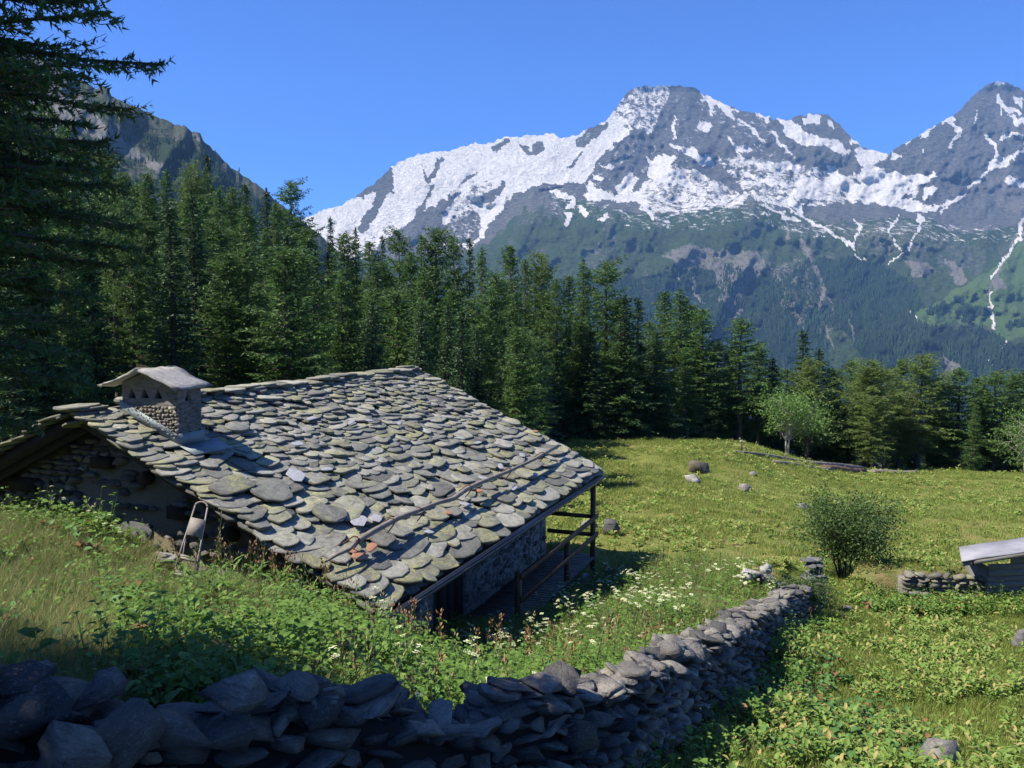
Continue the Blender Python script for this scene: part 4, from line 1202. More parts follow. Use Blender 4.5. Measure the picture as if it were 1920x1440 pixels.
    for side in range(3):
        z = -2.1
        while z < -1.14:
            h_ = rg.uniform(.035, .055)
            lo, hi = ((ca0, ca1), (cb0, cb1), (ca0, ca1))[side]
            q = lo
            while q < hi - .02:
                wd = min(rg.uniform(.12, .26), hi - q)
                cc = q + wd / 2
                ok = True
                if side == 0: pos_, ax, nr = HB(cc, cb1 + .002, z + h_ / 2), A, B; ok = not (-1.36 < z < -1.16 and abs(cc - 1.0) < .14 + wd / 2) and z > roofz(cb1) + .15
                elif side == 1: pos_, ax, nr = HB(ca0 - .002, cc, z + h_ / 2), B, -A; ok = z > -1.37 and not (z < -1.13 and min(abs(cc - t_) for t_ in (.42, .68, .95)) < .06 + wd / 2)
                else: pos_, ax, nr = HB(cc, cb0 - .002, z + h_ / 2), A, -B
                if ok: fs.add(mat4(ax * wd * .49, Z * h_ * .46, nr * .014, pos_), rg.randint(6))
                q += wd
            z += h_
    fs.build()
    for o in list(ch.children):
        if o.name.startswith('brick_courses'): fc(o)
    # cap slabs
    for sg, bb in ((1, 1.50), (-1, -.14)):
        mb = MB(); na, nb_ = 5, 5
        V = []
        for lay_ in (0, 1):
            for i in range(na + 1):
                for j in range(nb_ + 1):
                    f = j / nb_; a = .60 + (1.42 - .60) * i / na; b = rb + (bb - rb) * f
                    zz = rz + (ez - rz) * f + (.012 if lay_ else -.028) + rg.uniform(-.016, .016) + (.02 * (f - .5) ** 2 * 4 - .02)
                    if i in (0, na): a += rg.uniform(-.04, .02)
                    if j == nb_: b += sg * rg.uniform(-.07, .03); zz += -.0
                    V.append(HB(a, b + (.001 * sg), zz))
        m_ = (na + 1) * (nb_ + 1); F = []
        for i in range(na):
            for j in range(nb_):
                k = i * (nb_ + 1) + j; F.append((k + m_, k + m_ + nb_ + 1, k + m_ + nb_ + 2, k + m_ + 1)); F.append((k, k + 1, k + nb_ + 2, k + nb_ + 1))
        ring = [i * (nb_ + 1) for i in range(na + 1)] + [na * (nb_ + 1) + j for j in range(1, nb_ + 1)] + [i * (nb_ + 1) + nb_ for i in range(na - 1, -1, -1)] + [j for j in range(nb_ - 1, 0, -1)]
        for i in range(len(ring)): F.append((ring[i], ring[(i + 1) % len(ring)], ring[(i + 1) % len(ring)] + m_, ring[i] + m_))
        mb.add(V, F); fc(mb.build('cap_slab', M['cap_stone']))
    V, F = slate_data(777)
    me = mesh_np('ridge_slab', V, faces=F, mats=[M['cap_stone']]); o = link_mesh('ridge_slab', me); fc(o)
    o.matrix_local = mat4(A * .86, B * .34, Z * .055, HB(1.02, rb - .18, rz + .005))
    # flashing
    mb = MB()
    def strip(p0, p1, h0, nrm, th=.012):
        mb.hexa([p0, p1, p1 + nrm * th, p0 + nrm * th, p0 + Z * h0, p1 + Z * h0, p1 + Z * h0 + nrm * th, p0 + Z * h0 + nrm * th])
    zr = lambda b: roofz(b) + .09
    strip(HB(ca0 - .02, cb0 - .03, zr(cb0) - .02), HB(ca0 - .02, cb1 + .03, zr(cb1) - .02), .17, -A)
    strip(HB(ca0 - .02, cb1 + .02, zr(cb1) - .02), HB(ca1 + .03, cb1 + .02, zr(cb1) - .02), .19, B)
    strip(HB(ca1 + .02, cb0 - .03, zr(cb0) - .02), HB(ca1 + .02, cb1 + .03, zr(cb1) - .02), .17, A)
    p = lambda a, b, h: HB(a, b, roofz(b) + h)
    mb.hexa([p(ca0 - .05, cb1 + .02, .09), p(ca0 - .05, cb1 + .34, .10), p(ca1 + .30, cb1 + .34, .10), p(ca1 + .30, cb1 + .02, .09), p(ca0 - .05, cb1 + .02, .10), p(ca0 - .05, cb1 + .34, .11), p(ca1 + .30, cb1 + .34, .11), p(ca1 + .30, cb1 + .02, .10)])
    fc(mb.build('flashing', M['metal']))
    # --- balcony
    bal = empty('balcony'); bal.parent = hut; bal.location = Vector(HB(8.2, WH - .8, DECK_Z)) - Vector(hut.location)
    bal['label'] = 'brown timber balcony along the far half of the eave wall'
    def fb(o): o.parent = bal; o.matrix_parent_inverse = Matrix.Translation(-Vector(hut.location) - bal.location); return o
    bo = WH - .15
    aF, aN = LH - .32, LH - .32 - 5.3
    a = aN - .1
    while a < aF + .1:
        wd = rg.uniform(.13, .16)
        mb = MB(); mb.box(HB(a + wd / 2, (WB + bo + .06) / 2, DECK_Z - .02 + rg.uniform(-.006, .006)), A * (wd / 2 - .010), B * ((bo + .06 - WB) / 2 - .004), Z * .018)
        fb(mb.build('plank', M['deck_wood'])); a += wd
    for a, z0, z1 in ((aF, -6.9, roofz(bo) - .19), (aF - 2.15, -6.7, DECK_Z + .98), (aN, -6.7, DECK_Z + 1.10)):
        mb = MB(); mb.box(HB(a, bo, (z0 + z1) / 2), A * .055, B * .055, Z * (z1 - z0) / 2); fb(mb.build('post', M['brown_wood']))
    for z in (DECK_Z + 1.02, DECK_Z + .56):
        mb = MB(); mb.box(HB((aF + aN) / 2 + .06, bo + .078, z), A * ((aF - aN) / 2 + .12), B * .02, Z * .055); fb(mb.build('rail', M['brown_wood']))
        mb = MB(); mb.box(HB(aF, (WB + bo - .06) / 2, z), A * .02, B * ((bo - .06 - WB) / 2), Z * .05); fb(mb.build('rail', M['brown_wood']))
    for b in (WB + .12, bo - .12):
        mb = MB(); mb.box(HB((aF + aN) / 2, b, DECK_Z - .11), A * ((aF - aN) / 2 + .1), B * .05, Z * .07); fb(mb.build('joist', M['brown_wood']))
    # pale footing under the far post
    return hut
build_hut()

# ---------------------------------------------------------------- dry stone wall in front
def wall_frame():
    d = np.hypot(np.diff(WT[:, 0]), np.diff(WT[:, 1])); s = np.r_[0, np.cumsum(d)]
    def at(t):
        x, y, z = (np.interp(t, s, WT[:, i]) for i in range(3))
        x1, y1 = (np.interp(t + .25, s, WT[:, i]) for i in range(2)); x0, y0 = (np.interp(t - .25, s, WT[:, i]) for i in range(2))
        T = np.array([x1 - x0, y1 - y0, 0]); T /= np.linalg.norm(T)
        return np.array([x, y, z]), T, np.array([T[1], -T[0], 0])   # point on the top, tangent, normal to the field side
    return s[-1], at
WLEN, wat = wall_frame()
WPTS = [(p[0], p[1]) for p in WT]
def build_drywall():
    rg = rs(77)
    root = empty('dry_stone_wall', wat(WLEN * .5)[0] - Z * 1.0)
    tag(root, 'long curving dry stone wall of grey slabs between the weeds and the field', 'stone wall')
    inv = Matrix.Translation(-root.location)
    st = rock_meshes('stone', M['stone'], range(200, 216), 2, planes=13) + rock_meshes('stone', M['stone_warm'], range(216, 224), 2, planes=12)
    pc = Pieces('stone', root, st, 299, 'small_stones', 'smaller stones packed in the wall')
    HW = .18
    hts = lambda t: float(np.interp(t, [0, WLEN * .3, WLEN * .45, WLEN], [1.05, 1.05, 1.0, .65]))
    def put(c, T, N, hx, hy, hz, yaw, pitch, roll, k):
        x = rotv(T, Z, yaw); y = rotv(N, Z, yaw)
        z = Z.copy()
        x, z = rotv(x, y, pitch), rotv(z, y, pitch)
        y, z = rotv(y, x, roll), rotv(z, x, roll)
        pc.add(mat4(x * hx, y * hy, z * hz, c), k)
    for side in (1, -1):
        lev = 0.0
        top_h = 1.15
        while lev < top_h:
            ch = rg.uniform(.045, .085)
            t = rg.uniform(0, .3)
            while t < WLEN:
                p, T, N = wat(t)
                near = 1.0 + .10 * max(0, 1 - t / 3.0)
                L = rg.uniform(.10, .27) * near * (1.7 if rg.rand() < .12 else 1)
                Hh = ch * near * rg.uniform(.8, 1.35)
                depth = lev * near * .95
                if depth < hts(t) and (side == 1 or depth < .45):
                    pm, T, N = wat(t + L / 2)
                    c = pm - Z * (depth + Hh + .075) + N * side * (HW + rg.uniform(-.05, .05) + .10 * depth - .08)
                    k = rg.randint(16) if rg.rand() < .8 else 16 + rg.randint(8)
                    put(c, T, N, L * .55, rg.uniform(.12, .20), Hh * rg.uniform(.42, .70), rg.normal(0, .22), rg.normal(-.08, .20), rg.normal(0, .2), k)
                t += L * .95
            lev += ch * 1.6
    # capping slabs lying and tilting on the top
    t = 0
    while t < WLEN:
        near = 1.0 + .6 * max(0, 1 - t / 3.5)
        L = rg.uniform(.12, .30) * near
        for j in range(3 if rg.rand() < .6 else 1):
            pm, T, N = wat(t + L / 2)
            c = pm + Z * (rg.uniform(-.14, -.04)) + N * rg.uniform(-.17, .17)
            put(c, T, N, L * .55, rg.uniform(.10, .22), rg.uniform(.018, .05) * near, rg.uniform(-.9, .9), rg.normal(0, .22), rg.normal(0, .22), rg.randint(24))
        t += L * .7
    # the large stones that can be told apart near the left end
    for (u, v, Y, hx, hy, hz, yaw, pit, rol, k, lb) in (
        (445, 1300, 4.15, .19, .17, .075, .25, -.22, .25, 3, 'large flat slate blue stone on top of the wall'), (345, 1375, 3.95, .19, .13, .10, .1, -.15, .2, 7, 'broad grey boulder in the dip of the wall'),
        (30, 1275, 3.9, .15, .15, .05, 0, 0, .1, 2, None), (70, 1320, 3.8, .16, .14, .06, .2, .1, .2, 5, None), (25, 1345, 3.7, .14, .12, .08, 0, .1, .1, 9, None), (205, 1400, 3.75, .22, .12, .15, 0, .65, 0, 11, 'steeply leaning slab at the left end of the wall'),
        (130, 1425, 3.6, .17, .12, .16, 0, -.6, 0, 4, None), (430, 1375, 4.1, .17, .12, .08, .2, -.1, .1, 8, None), (560, 1290, 4.5, .12, .12, .04, .2, .1, .3, 1, None), (600, 1330, 4.45, .13, .1, .10, .2, .5, .1, 10, None),
        (955, 1285, 5.85, .19, .15, .028, .1, -.30, .2, 6, 'thin slab tilted up on the wall where it rises again'), (950, 1335, 5.7, .19, .14, .05, 0, -.1, 0, 12, None), (1015, 1275, 6.1, .19, .16, .045, .1, -.1, .2, 17, None), (1052, 1272, 6.3, .17, .16, .03, .2, .25, .2, 14, None),
        (1185, 1262, 7.3, .16, .15, .05, 0, -.1, .1, 19, None), (1085, 1380, 6.2, .2, .12, .12, 0, -.5, 0, 13, None), (1260, 1215, 8.6, .16, .15, .07, 0, 0, 0, 20, None)):
        p = P(u, v, Y); _, T, N = wat(np.interp(Y, [3.7, 16.6], [0, WLEN])) if False else wat(float(np.argmin(seg_dist(np.array([0]), np.array([0]), WPTS))) * 0 + np.interp(u, [c[0] for c in WALL], np.r_[0, np.cumsum(np.hypot(np.diff(WT[:, 0]), np.diff(WT[:, 1])))]))
        x = rotv(T, Z, yaw); y = rotv(N, Z, yaw); z = Z.copy()
        x, z = rotv(x, y, pit), rotv(z, y, pit); y, z = rotv(y, x, rol), rotv(z, x, rol)
        pc.items.append((mat4(x * hx * 1.05, y * hy, z * hz, p), k, None, lb or ''))
    pc.build()
    # packed heart of the wall, blackened as the shade in the gaps
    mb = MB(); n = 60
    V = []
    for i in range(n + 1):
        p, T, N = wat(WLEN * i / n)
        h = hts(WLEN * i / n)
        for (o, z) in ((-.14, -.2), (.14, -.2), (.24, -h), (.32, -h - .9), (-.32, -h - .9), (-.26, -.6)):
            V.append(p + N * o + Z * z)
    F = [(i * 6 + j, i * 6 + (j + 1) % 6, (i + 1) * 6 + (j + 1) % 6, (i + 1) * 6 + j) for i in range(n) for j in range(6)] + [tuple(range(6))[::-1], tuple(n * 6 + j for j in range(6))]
    mb.add(V, F); mb.build('packed_core', M['soot_shade'], root)
    for o in root.children:
        o.matrix_parent_inverse = inv
build_drywall()

# ---------------------------------------------------------------- boulders, ruin, low wall
def boulder(name, u, v, wpx, hpx, label, mat='boulder', seed=1, sink=.3, yaw=0, hit_v=None, cat='boulder', tilt=0, dep=None, group=None, y0=3):
    q = hit(u, hit_v or v + hpx / 2, y0)
    d = q[1]
    hx, hz = wpx / 2 / FPX * d, hpx / 2 / FPX * d
    V, F = hull_data(seed, 24, -.05, .045)
    hy = dep or hx * .8
    V = V * np.array([hx, hy, hz * (1 + sink)])
    me = mesh_np(name, V, F3=F, mats=[M[mat]], col=np.full((len(V), 3), rs(seed).rand()))
    o = link_mesh(name, me)
    o.location = (q[0], q[1] + hy * .3, gzs(q[0], q[1]) + hz * (1 - sink) * .9); o.rotation_euler = (0, tilt, yaw)
    tag(o, label, cat, group)
    return o
boulder('boulder', 1775, 1412, 95, 60, 'rough grey brown boulder half buried in leafy plants beside the field wall', 'boulder', 901)
boulder('boulder', 1918, 1197, 40, 40, 'grey boulder in the grass in front of the plank shed', 'boulder', 902)
boulder('boulder', 1307, 875, 54, 26, 'mossy dark boulder on the meadow knoll', 'mossy', 903, sink=.6)
boulder('boulder', 1300, 897, 38, 16, 'pale smooth rock just below the mossy boulder', 'cap_stone', 904, tilt=.3)
boulder('boulder', 1397, 914, 26, 15, 'small grey stone in the meadow below the fallen log', 'boulder', 905)
boulder('boulder', 1507, 950, 30, 13, 'flat bluish stone in the meadow behind the willow bush', 'slate_dark', 906)
boulder('boulder', 1142, 986, 46, 32, 'rubbly stone patch in the meadow behind the balcony', 'stone', 907)
boulder('boulder', 1104, 984, 36, 26, 'low stone seen between the balcony rails', 'boulder', 908)
boulder('boulder', 1485, 850, 26, 14, 'small pale rock under the white-stemmed birch', 'boulder', 909)
boulder('boulder', 1517, 842, 40, 24, 'largest grey rock of the outcrop below the birch', 'boulder', 910)
boulder('boulder', 1500, 838, 30, 16, 'middle rock of the outcrop beside the birch trunks', 'boulder', 911)
boulder('boulder', 1652, 1110, 50, 22, 'flat rock lying left of the low mossy wall', 'boulder', 912)
boulder('boulder', 1622, 1096, 30, 20, 'rounded rock below the willow bush', 'boulder', 913)
boulder('boulder', 1640, 1085, 36, 26, 'brown rock against the turf bank behind the low wall', 'boulder', 915)
boulder('boulder', 1590, 1140, 22, 8, 'small flat stone in the field grass in front of the bush', 'boulder', 914)
boulder('boulder', 1272, 1078, 14, 8, 'small pale stone at the meadow edge above the white flowers', 'cap_stone', 916)
boulder('boulder', 1412, 888, 16, 9, 'tiny grey stone below the log tip', 'boulder', 918)
boulder('boulder', 1100, 1085, 30, 26, 'pale footing stone under the balcony deck', 'cap_stone', 919, y0=18)
boulder('slab', 1165, 1078, 90, 14, 'long flat pale slab lying behind the balcony post', 'boulder', 920, cat='stone slab', y0=18)
boulder('slab', 1215, 1092, 60, 16, 'flat slab step lying right of the balcony shade', 'boulder', 921, cat='stone slab', y0=18)

def ruin():   # squared stones and piled slabs at the end of the field wall
    rg = rs(8)
    spec = [(1408, 1078, 44, 30, 'pale squared block at the left of the ruined corner', 'cap_stone', 931), (1437, 1068, 26, 22, 'small upright pale block on the ruined corner', 'cap_stone', 932),
            (1436, 1085, 34, 26, 'blue grey block leaning under the pale block', 'slate_dark', 933), (1430, 1103, 40, 22, 'broad grey block lowest in the ruined corner', 'boulder', 934), (1395, 1098, 26, 16, 'small pale stone at the foot of the ruined corner', 'cap_stone', 935),
            (1462, 1098, 26, 18, 'grey stone between the ruin and the wall end', 'boulder', 936)]
    for u, v, wp, hp, lb, mt, sd in spec:
        q = P(u, v, 17.6)
        V, F = hull_data(sd, 22, 1.2, .02)
        s_ = 17.6 / FPX / 2
        V = V * np.array([wp * s_, wp * s_ * .8, hp * s_])
        o = link_mesh('block', mesh_np('block', V, F3=F, mats=[M[mt]], col=np.full((len(V), 3), .3)))
        o.location = q; o.rotation_euler = (0, rg.uniform(-.1, .1), rg.uniform(-.5, .5)); tag(o, lb, 'stone block', 'squared blocks of the ruined corner')
    # pier of flat slabs
    c = P(1525, 1095, 17.3)
    root = empty('slab_pier', (c[0], c[1], gzs(c[0], c[1])))
    tag(root, 'low pier of piled flat slabs at the far end of the field wall', 'stone pier')
    ms = rock_meshes('stone', M['slate_dark'], range(940, 948), 2, boxy=.8)
    zz = -.1
    top = P(1525, 1048, 17.3)[2] - root.location.z
    while zz < top:
        h = rg.uniform(.02, .06)
        for j in range(4):
            o = link_mesh('stone', ms[rg.randint(8)], root)
            o.matrix_local = mat4(np.array([math.cos(j), math.sin(j), 0]) * rg.uniform(.09, .22) * (1.3 - .5 * zz), np.array([-math.sin(j), math.cos(j), 0]) * rg.uniform(.10, .15), Z * h, (rg.uniform(-.12, .12), rg.uniform(-.1, .1), zz + h))
        zz += h * 1.9
ruin()
def low_wall():
    rg = rs(9)
    c0, c1 = P(1684, 1122, 18.9), P(1852, 1132, 18.5)
    root = empty('low_wall', (c0 + c1) / 2)
    tag(root, 'low mossy retaining wall of rounded stones left of the plank shed', 'stone wall')
    ms = rock_meshes('stone', m_slate('mossy_stone', (.13, .12, .10), (.27, .25, .20), .60, (.27, .28, .12), 1.0, .8), range(950, 960), 2, boxy=.7)
    T = (c1 - c0); L = np.linalg.norm(T); T /= L; N = np.array([T[1], -T[0], 0])
    zt0, zt1 = P(1690, 1080, 18.9)[2], P(1840, 1080, 18.5)[2]
    c = (c0 + c1) / 2
    z = -.05
    H = zt0 - c0[2] + .05
    while z < H:
        h = rg.uniform(.07, .15); t = rg.uniform(-.05, .1)
        while t < L:
            wd = rg.uniform(.12, .34)
            pos = c0 + T * (t + wd / 2) + Z * (z + h / 2) + N * rg.uniform(-.03, .05)
            o = link_mesh('stone', ms[rg.randint(10)], root)
            o.matrix_local = mat4(rotv(T, N, rg.uniform(-.3, .3)) * wd * rg.uniform(.5, .62), N * rg.uniform(.1, .18), rotv(Z, N, rg.uniform(-.3, .3)) * h * rg.uniform(.5, .75), pos - c)
            t += wd * .97
        z += h * .95
    mb = MB(); mb.hexa([c0 - N * .14 - Z * .3, c0 + N * .02 - Z * .3, c1 + N * .02 - Z * .3, c1 - N * .14 - Z * .3, c0 - N * .14 + Z * (H - .06), c0 + N * .02 + Z * (H - .06), c1 + N * .02 + Z * (H - .06), c1 - N * .14 + Z * (H - .06)])
    o = mb.build('packed_core', M['stone'], root); o.matrix_parent_inverse = Matrix.Translation(-root.location)
    return c0, c1, zt0
LW = low_wall()
TURF = []
def turf_mound(name, cx, cy, rx, ry, h, label, seed, flat=0):
    n, m = 40, 22
    V = []
    for i in range(m + 1):
        f = i / m
        for j in range(n):
            a = 2 * PI * j / n
            r = f * (1 + .18 * (float(vn(math.cos(a) * 2 + 5, math.sin(a) * 2 + 5, seed)) - .5))
            x, y = cx + rx * r * math.cos(a), cy + ry * r * math.sin(a)
            prof = (math.cos(min(1, f) * PI) + 1) / 2 if not flat else 1 - max(0, (f - flat) / (1 - flat)) ** 2
            V.append((x, y, gzs(x, y) + h * prof - .05 * f + (float(vn(x * 3, y * 3, seed)) - .5) * .12 * prof - .12 * (f > .97)))
    F = [(i * n + j, i * n + (j + 1) % n, (i + 1) * n + (j + 1) % n, (i + 1) * n + j) for i in range(m) for j in range(n)]
    g = G(name + '_turf'); pos = g.pos(); n1 = g.noise(pos, 3, 5, .65); n2 = g.noise(pos, 22, 3, .7)
    c = g.mix(g.ramp(n1, [(.4, 0), (.6, 1)]), (.10, .12, .035), (.20, .135, .065)); c = g.mix(n2, c, (.15, .15, .06))
    mat = g.end(g.bsdf(c, .95, g.bump(n2, .8, .05), spec=.1))
    V = np.array(V); o = link_mesh(name, mesh_np(name, V, faces=F, mats=[mat], smooth=True))
    tag(o, label, 'turf bank')
    TURF.append(V)
turf_mound('turf_bank', *((LW[0] + LW[1]) / 2 + np.array([-.1, 1.0, 0]))[:2], 1.6, .95, .66, 'brown and green turf bank filling in behind the low mossy wall', 61, .75)
turf_mound('turf_bank', *P(1470, 1085, 18.6)[:2], 1.1, .9, .55, 'rusty brown turf bank between the ruined corner and the slab pier', 62, .5)
turf_mound('turf_bank', *P(1640, 1085, 19.6)[:2], .7, .6, .35, 'dry brown earth bank right of the willow bush', 63, .4)

# slabs leaning on and lying by the gable
def slab_obj(name, c, X, Y, th, seed, mat, label, cat='stone slab'):
    V, F = slate_data(seed); V = V - [0, .5, .5]
    n = np.cross(X, Y); n /= np.linalg.norm(n)
    o = link_mesh(name, mesh_np(name, V, faces=F, mats=[M[mat]], col=np.full((len(V), 3), .4)))
    o.matrix_world = mat4(X, Y, n * th, c); tag(o, label, cat)
    return o
slab_obj('leaning_slab', P(248, 1012, 12.95), np.array([.62, -.15, .0]), np.array([.05, .22, .55]), .06, 601, 'slate_dark', 'broad dark slab leaning against the gable wall behind the umbel flowers')
slab_obj('slab', P(303, 1047, 12.35), np.array([.42, -.1, -.03]), np.array([.0, .35, .04]), .05, 602, 'cap_stone', 'pale flat slab on the ground left of the step ladder')
slab_obj('slab', P(222, 1035, 12.6), np.array([.3, -.1, 0]), np.array([.0, .25, .12]), .05, 603, 'boulder', 'small pale slab at the foot of the leaning dark slab')

# ---------------------------------------------------------------- folding step ladder
def ladder():
    foot = P(345, 1097, 11.35); top = P(377, 941, 11.95)
    fl, fr = P(321, 1088, 11.3), P(362, 1100, 11.3)
    tl, tr = P(366, 948, 11.9), P(389, 952, 11.9)
    root = empty('step_ladder', (fl + fr) / 2)
    tag(root, 'small worn folding step ladder standing in the grass against the hut', 'step ladder')
    inv = Matrix.Translation(-root.location)
    def fin(o): o.matrix_parent_inverse = inv; return o
    up = (tl + tr) / 2 - (fl + fr) / 2; up /= np.linalg.norm(up)
    X = (fr - fl); X /= np.linalg.norm(X)
    N = np.cross(X, up); N *= np.sign(N[1])
    L = lambda f: fl + (tl - fl) * f
    Rr = lambda f: fr + (tr - fr) * f
    mb = MB(); mb.tube([fl, L(.5), tl], .013, 6); fin(mb.build('leg', M['ladder'], root))
    mb = MB(); mb.tube([fr, Rr(.5), tr], .013, 6); fin(mb.build('leg', M['ladder'], root))
    mb = MB(); c = (tl + tr) / 2; hw = np.linalg.norm(tr - tl) / 2; xx = (tr - tl) / (2 * hw)
    mb.tube([c + xx * hw * math.cos(a) + up * .07 * math.sin(a) for a in np.linspace(PI, 0, 9)], .013, 6); fin(mb.build('handle', M['ladder'], root))
    bl, br = fl + N * .33 + X * .03, fr + N * .33 - X * .03
    for a, b in ((bl, L(.62) + N * .03), (br, Rr(.62) + N * .03)):
        mb = MB(); mb.tube([a, b], .011, 6); fin(mb.build('leg', M['ladder'], root))
    mb = MB(); mb.tube([bl + (L(.62) - bl) * .25, br + (Rr(.62) - br) * .25], .008, 5); fin(mb.build('brace', M['ladder'], root))
    H = np.array([0, 1.0, 0]) * .9 + X * 0
    for f, th in ((.09, .014), (.30, .014)):
        p, q = L(f), Rr(f); D = np.array([N[0], N[1], 0]); D /= np.linalg.norm(D)
        mb = MB(); mb.hexa([p - D * .03, q - D * .03, q + D * .13, p + D * .13] + [v + Z * th for v in (p - D * .03, q - D * .03, q + D * .13, p + D * .13)]); fin(mb.build('step', M['ladder_board'], root))
        mb = MB(); mb.tube([p - Z * .012, q - Z * .012], .010, 5); fin(mb.build('rung', M['ladder'], root))
    p, q, p2, q2 = L(.60), Rr(.60), L(.83), Rr(.83)
    o_ = -N * .016
    mb = MB(); mb.hexa([p + o_, q + o_, q2 + o_, p2 + o_] + [v + o_ * 2 for v in (p, q, q2, p2)]); fin(mb.build('platform', M['ladder_board'], root))
ladder()

# ---------------------------------------------------------------- plank shed at the right edge
def shed():
    Y = 18.3
    c = P(1850, 1138, Y)
    root = empty('plank_shed', (c[0] + 1.0, Y + .8, c[2]))
    tag(root, 'low grey plank shed with a pale sloping roof sheet', 'shed')
    inv = Matrix.Translation(-root.location)
    def fin(o): o.matrix_parent_inverse = inv; return o
    x0, x1 = c[0], c[0] + 2.6
    zt = P(1850, 1048, Y)[2]; z = c[2] - .25
    yy = lambda x: Y + (x - x0) * .12
    Yf = Y - .22
    e0, e1 = P(1803, 1054, Yf), P(2150, 1001, Yf + .3)
    rg = rs(3)
    k = 0
    while z < zt + .25:
        h = .135
        off = .012 * (k % 2) + rg.uniform(0, .008)
        z1 = z + h - .008
        ar = (z1 + .03 - (e0[2] - .10)) / (e1[2] - e0[2]) * (e1[0] - e0[0]) + e0[0]
        mb = MB(); a, b = max(x0 + rg.uniform(-.02, .02), ar), x1
        if a > x1 - .3: break
        mb.hexa([(a, yy(a) - off - .022, z), (b, yy(b) - off - .022, z), (b, yy(b), z), (a, yy(a), z), (a, yy(a) - off - .012, z1), (b, yy(b) - off - .012, z1), (b, yy(b), z1), (a, yy(a), z1)])
        fin(mb.build('board', M['board'], root)); z += h; k += 1
    mb = MB(); mb.box((x0 + .04, Y + .5, (c[2] + zt) / 2 - .25), (.02, 0, 0), (0, .46, 0), (0, 0, (zt - c[2]) / 2 + .05)); fin(mb.build('side_wall', M['board'], root))
    # roof: edge points from the photograph
    Yf = Y - .22
    e0, e1 = P(1803, 1054, Yf), P(2150, 1001, Yf + .3)
    b0, b1 = P(1798, 1028, Yf + 1.1), P(2150, 975, Yf + 1.4)
    V = []
    n = 8
    for lay_ in (0, 1):
        for i in range(n + 1):
            f = i / n
            for p, q in ((e0, e1), (b0, b1)):
                v = p + (q - p) * f; V.append(v + Z * (.03 * lay_ + .01 * math.sin(i * 2.1)))
    m_ = (n + 1) * 2; F = []
    for i in range(n):
        a = i * 2; F += [(a + m_, a + 2 + m_, a + 3 + m_, a + 1 + m_), (a, a + 1, a + 3, a + 2), (a, a + 2, a + 2 + m_, a + m_), (a + 1, a + 1 + m_, a + 3 + m_, a + 3)]
    F += [(0, m_, m_ + 1, 1), (m_ - 2, m_ - 1, 2 * m_ - 1, 2 * m_ - 2)]
    mb = MB(); mb.add(V, F); fin(mb.build('roof', M['shed_roof'], root))
    mb = MB(); mb.hexa([e0 + Z * -.10 + [.04, .03, 0], e1 + Z * -.10 + [.04, .03, 0], e1 + Z * -.10 + [.04, .06, 0], e0 + Z * -.10 + [.04, .06, 0], e0 + Z * -.012 + [.04, .03, 0], e1 + Z * -.012 + [.04, .03, 0], e1 + Z * -.012 + [.04, .06, 0], e0 + Z * -.012 + [.04, .06, 0]]); fin(mb.build('fascia', M['board'], root))
    for f in (.06, .5):
        mb = MB(); p, q = e0 + (e1 - e0) * f, b0 + (b1 - b0) * f
        mb.box((p + q) / 2 - Z * .07, (q - p) / 2 * .95, (.03, 0, 0), (0, 0, .045)); fin(mb.build('rafter', M['dark_wood'], root))
shed()

# ---------------------------------------------------------------- fallen logs and the stake
def logs():
    a, b, c = hit(1375, 850, 30), hit(1560, 874, 30), hit(1618, 884, 30)
    for q in (a, b, c): q[2] = gzs(q[0], q[1]) + .12
    root = tag(empty('fallen_log', (a + c) / 2), 'long fallen trunk lying across the meadow below the trees', 'log')
    mb = MB(); mb.tube([a + (c - a) * f + Z * (.05 * math.sin(f * 9)) for f in np.linspace(0, 1, 12)], np.linspace(.06, .20, 12), 10)
    o = mb.build('trunk', M['log'], root, smooth=True); o.matrix_parent_inverse = Matrix.Translation(-root.location)
    rg = rs(4)
    for f in (.35, .5, .62, .8, .9):
        p = a + (c - a) * f
        mb = MB(); mb.tube([p, p + np.array([rg.uniform(-.2, .2), rg.uniform(-.1, .1), rg.uniform(.15, .35)])], [.03, .012], 5)
        o = mb.build('branch_stub', M['log'], root); o.matrix_parent_inverse = Matrix.Translation(-root.location)
    def one(u0, v0, u1, v1, r0, r1, mat, lb):
        p, q = hit(u0, v0, 30), hit(u1, v1, 30)
        p[2] = gzs(p[0], p[1]) + r0 * .6; q[2] = gzs(q[0], q[1]) + r1 * .6
        c_ = (p + q) / 2
        mb = MB(); mb.tube([p - c_ + (q - p) * f + Z * .03 * math.sin(f * 7) for f in np.linspace(0, 1, 8)], np.linspace(r0, r1, 8), 9)
        o = mb.build('fallen_log', mat, smooth=True); o.location = c_; tag(o, lb, 'log')
    one(1450, 868, 1560, 884, .10, .13, M['log'], 'shorter grey log lying just below the long trunk')
    one(1545, 880, 1620, 889, .17, .22, M['log_brown'], 'dark brown rotten log butt at the end of the long trunk')
    one(1632, 888, 1722, 888, .16, .13, M['log'], 'pale crooked log lying at the foot of the right-hand larches')
    p = hit(1390, 845, 30)
    root = tag(empty('stake', (p[0], p[1], gzs(p[0], p[1]))), 'short thin stake with a pale top on the meadow knoll', 'stake')
    mb = MB(); mb.tube([(0, 0, -.1), (.03, 0, .25), (-.02, 0, .5)], [.06, .045, .05], 7); mb.build('post', M['log_brown'], root)
    mb = MB(); mb.tube([(-.02, 0, .5), (-.01, 0, .58)], [.07, .06], 7); mb.tube([(.03, 0, .50), (.2, 0, .52)], .02, 5); mb.build('pale_top', M['birch_bark'], root)
logs()

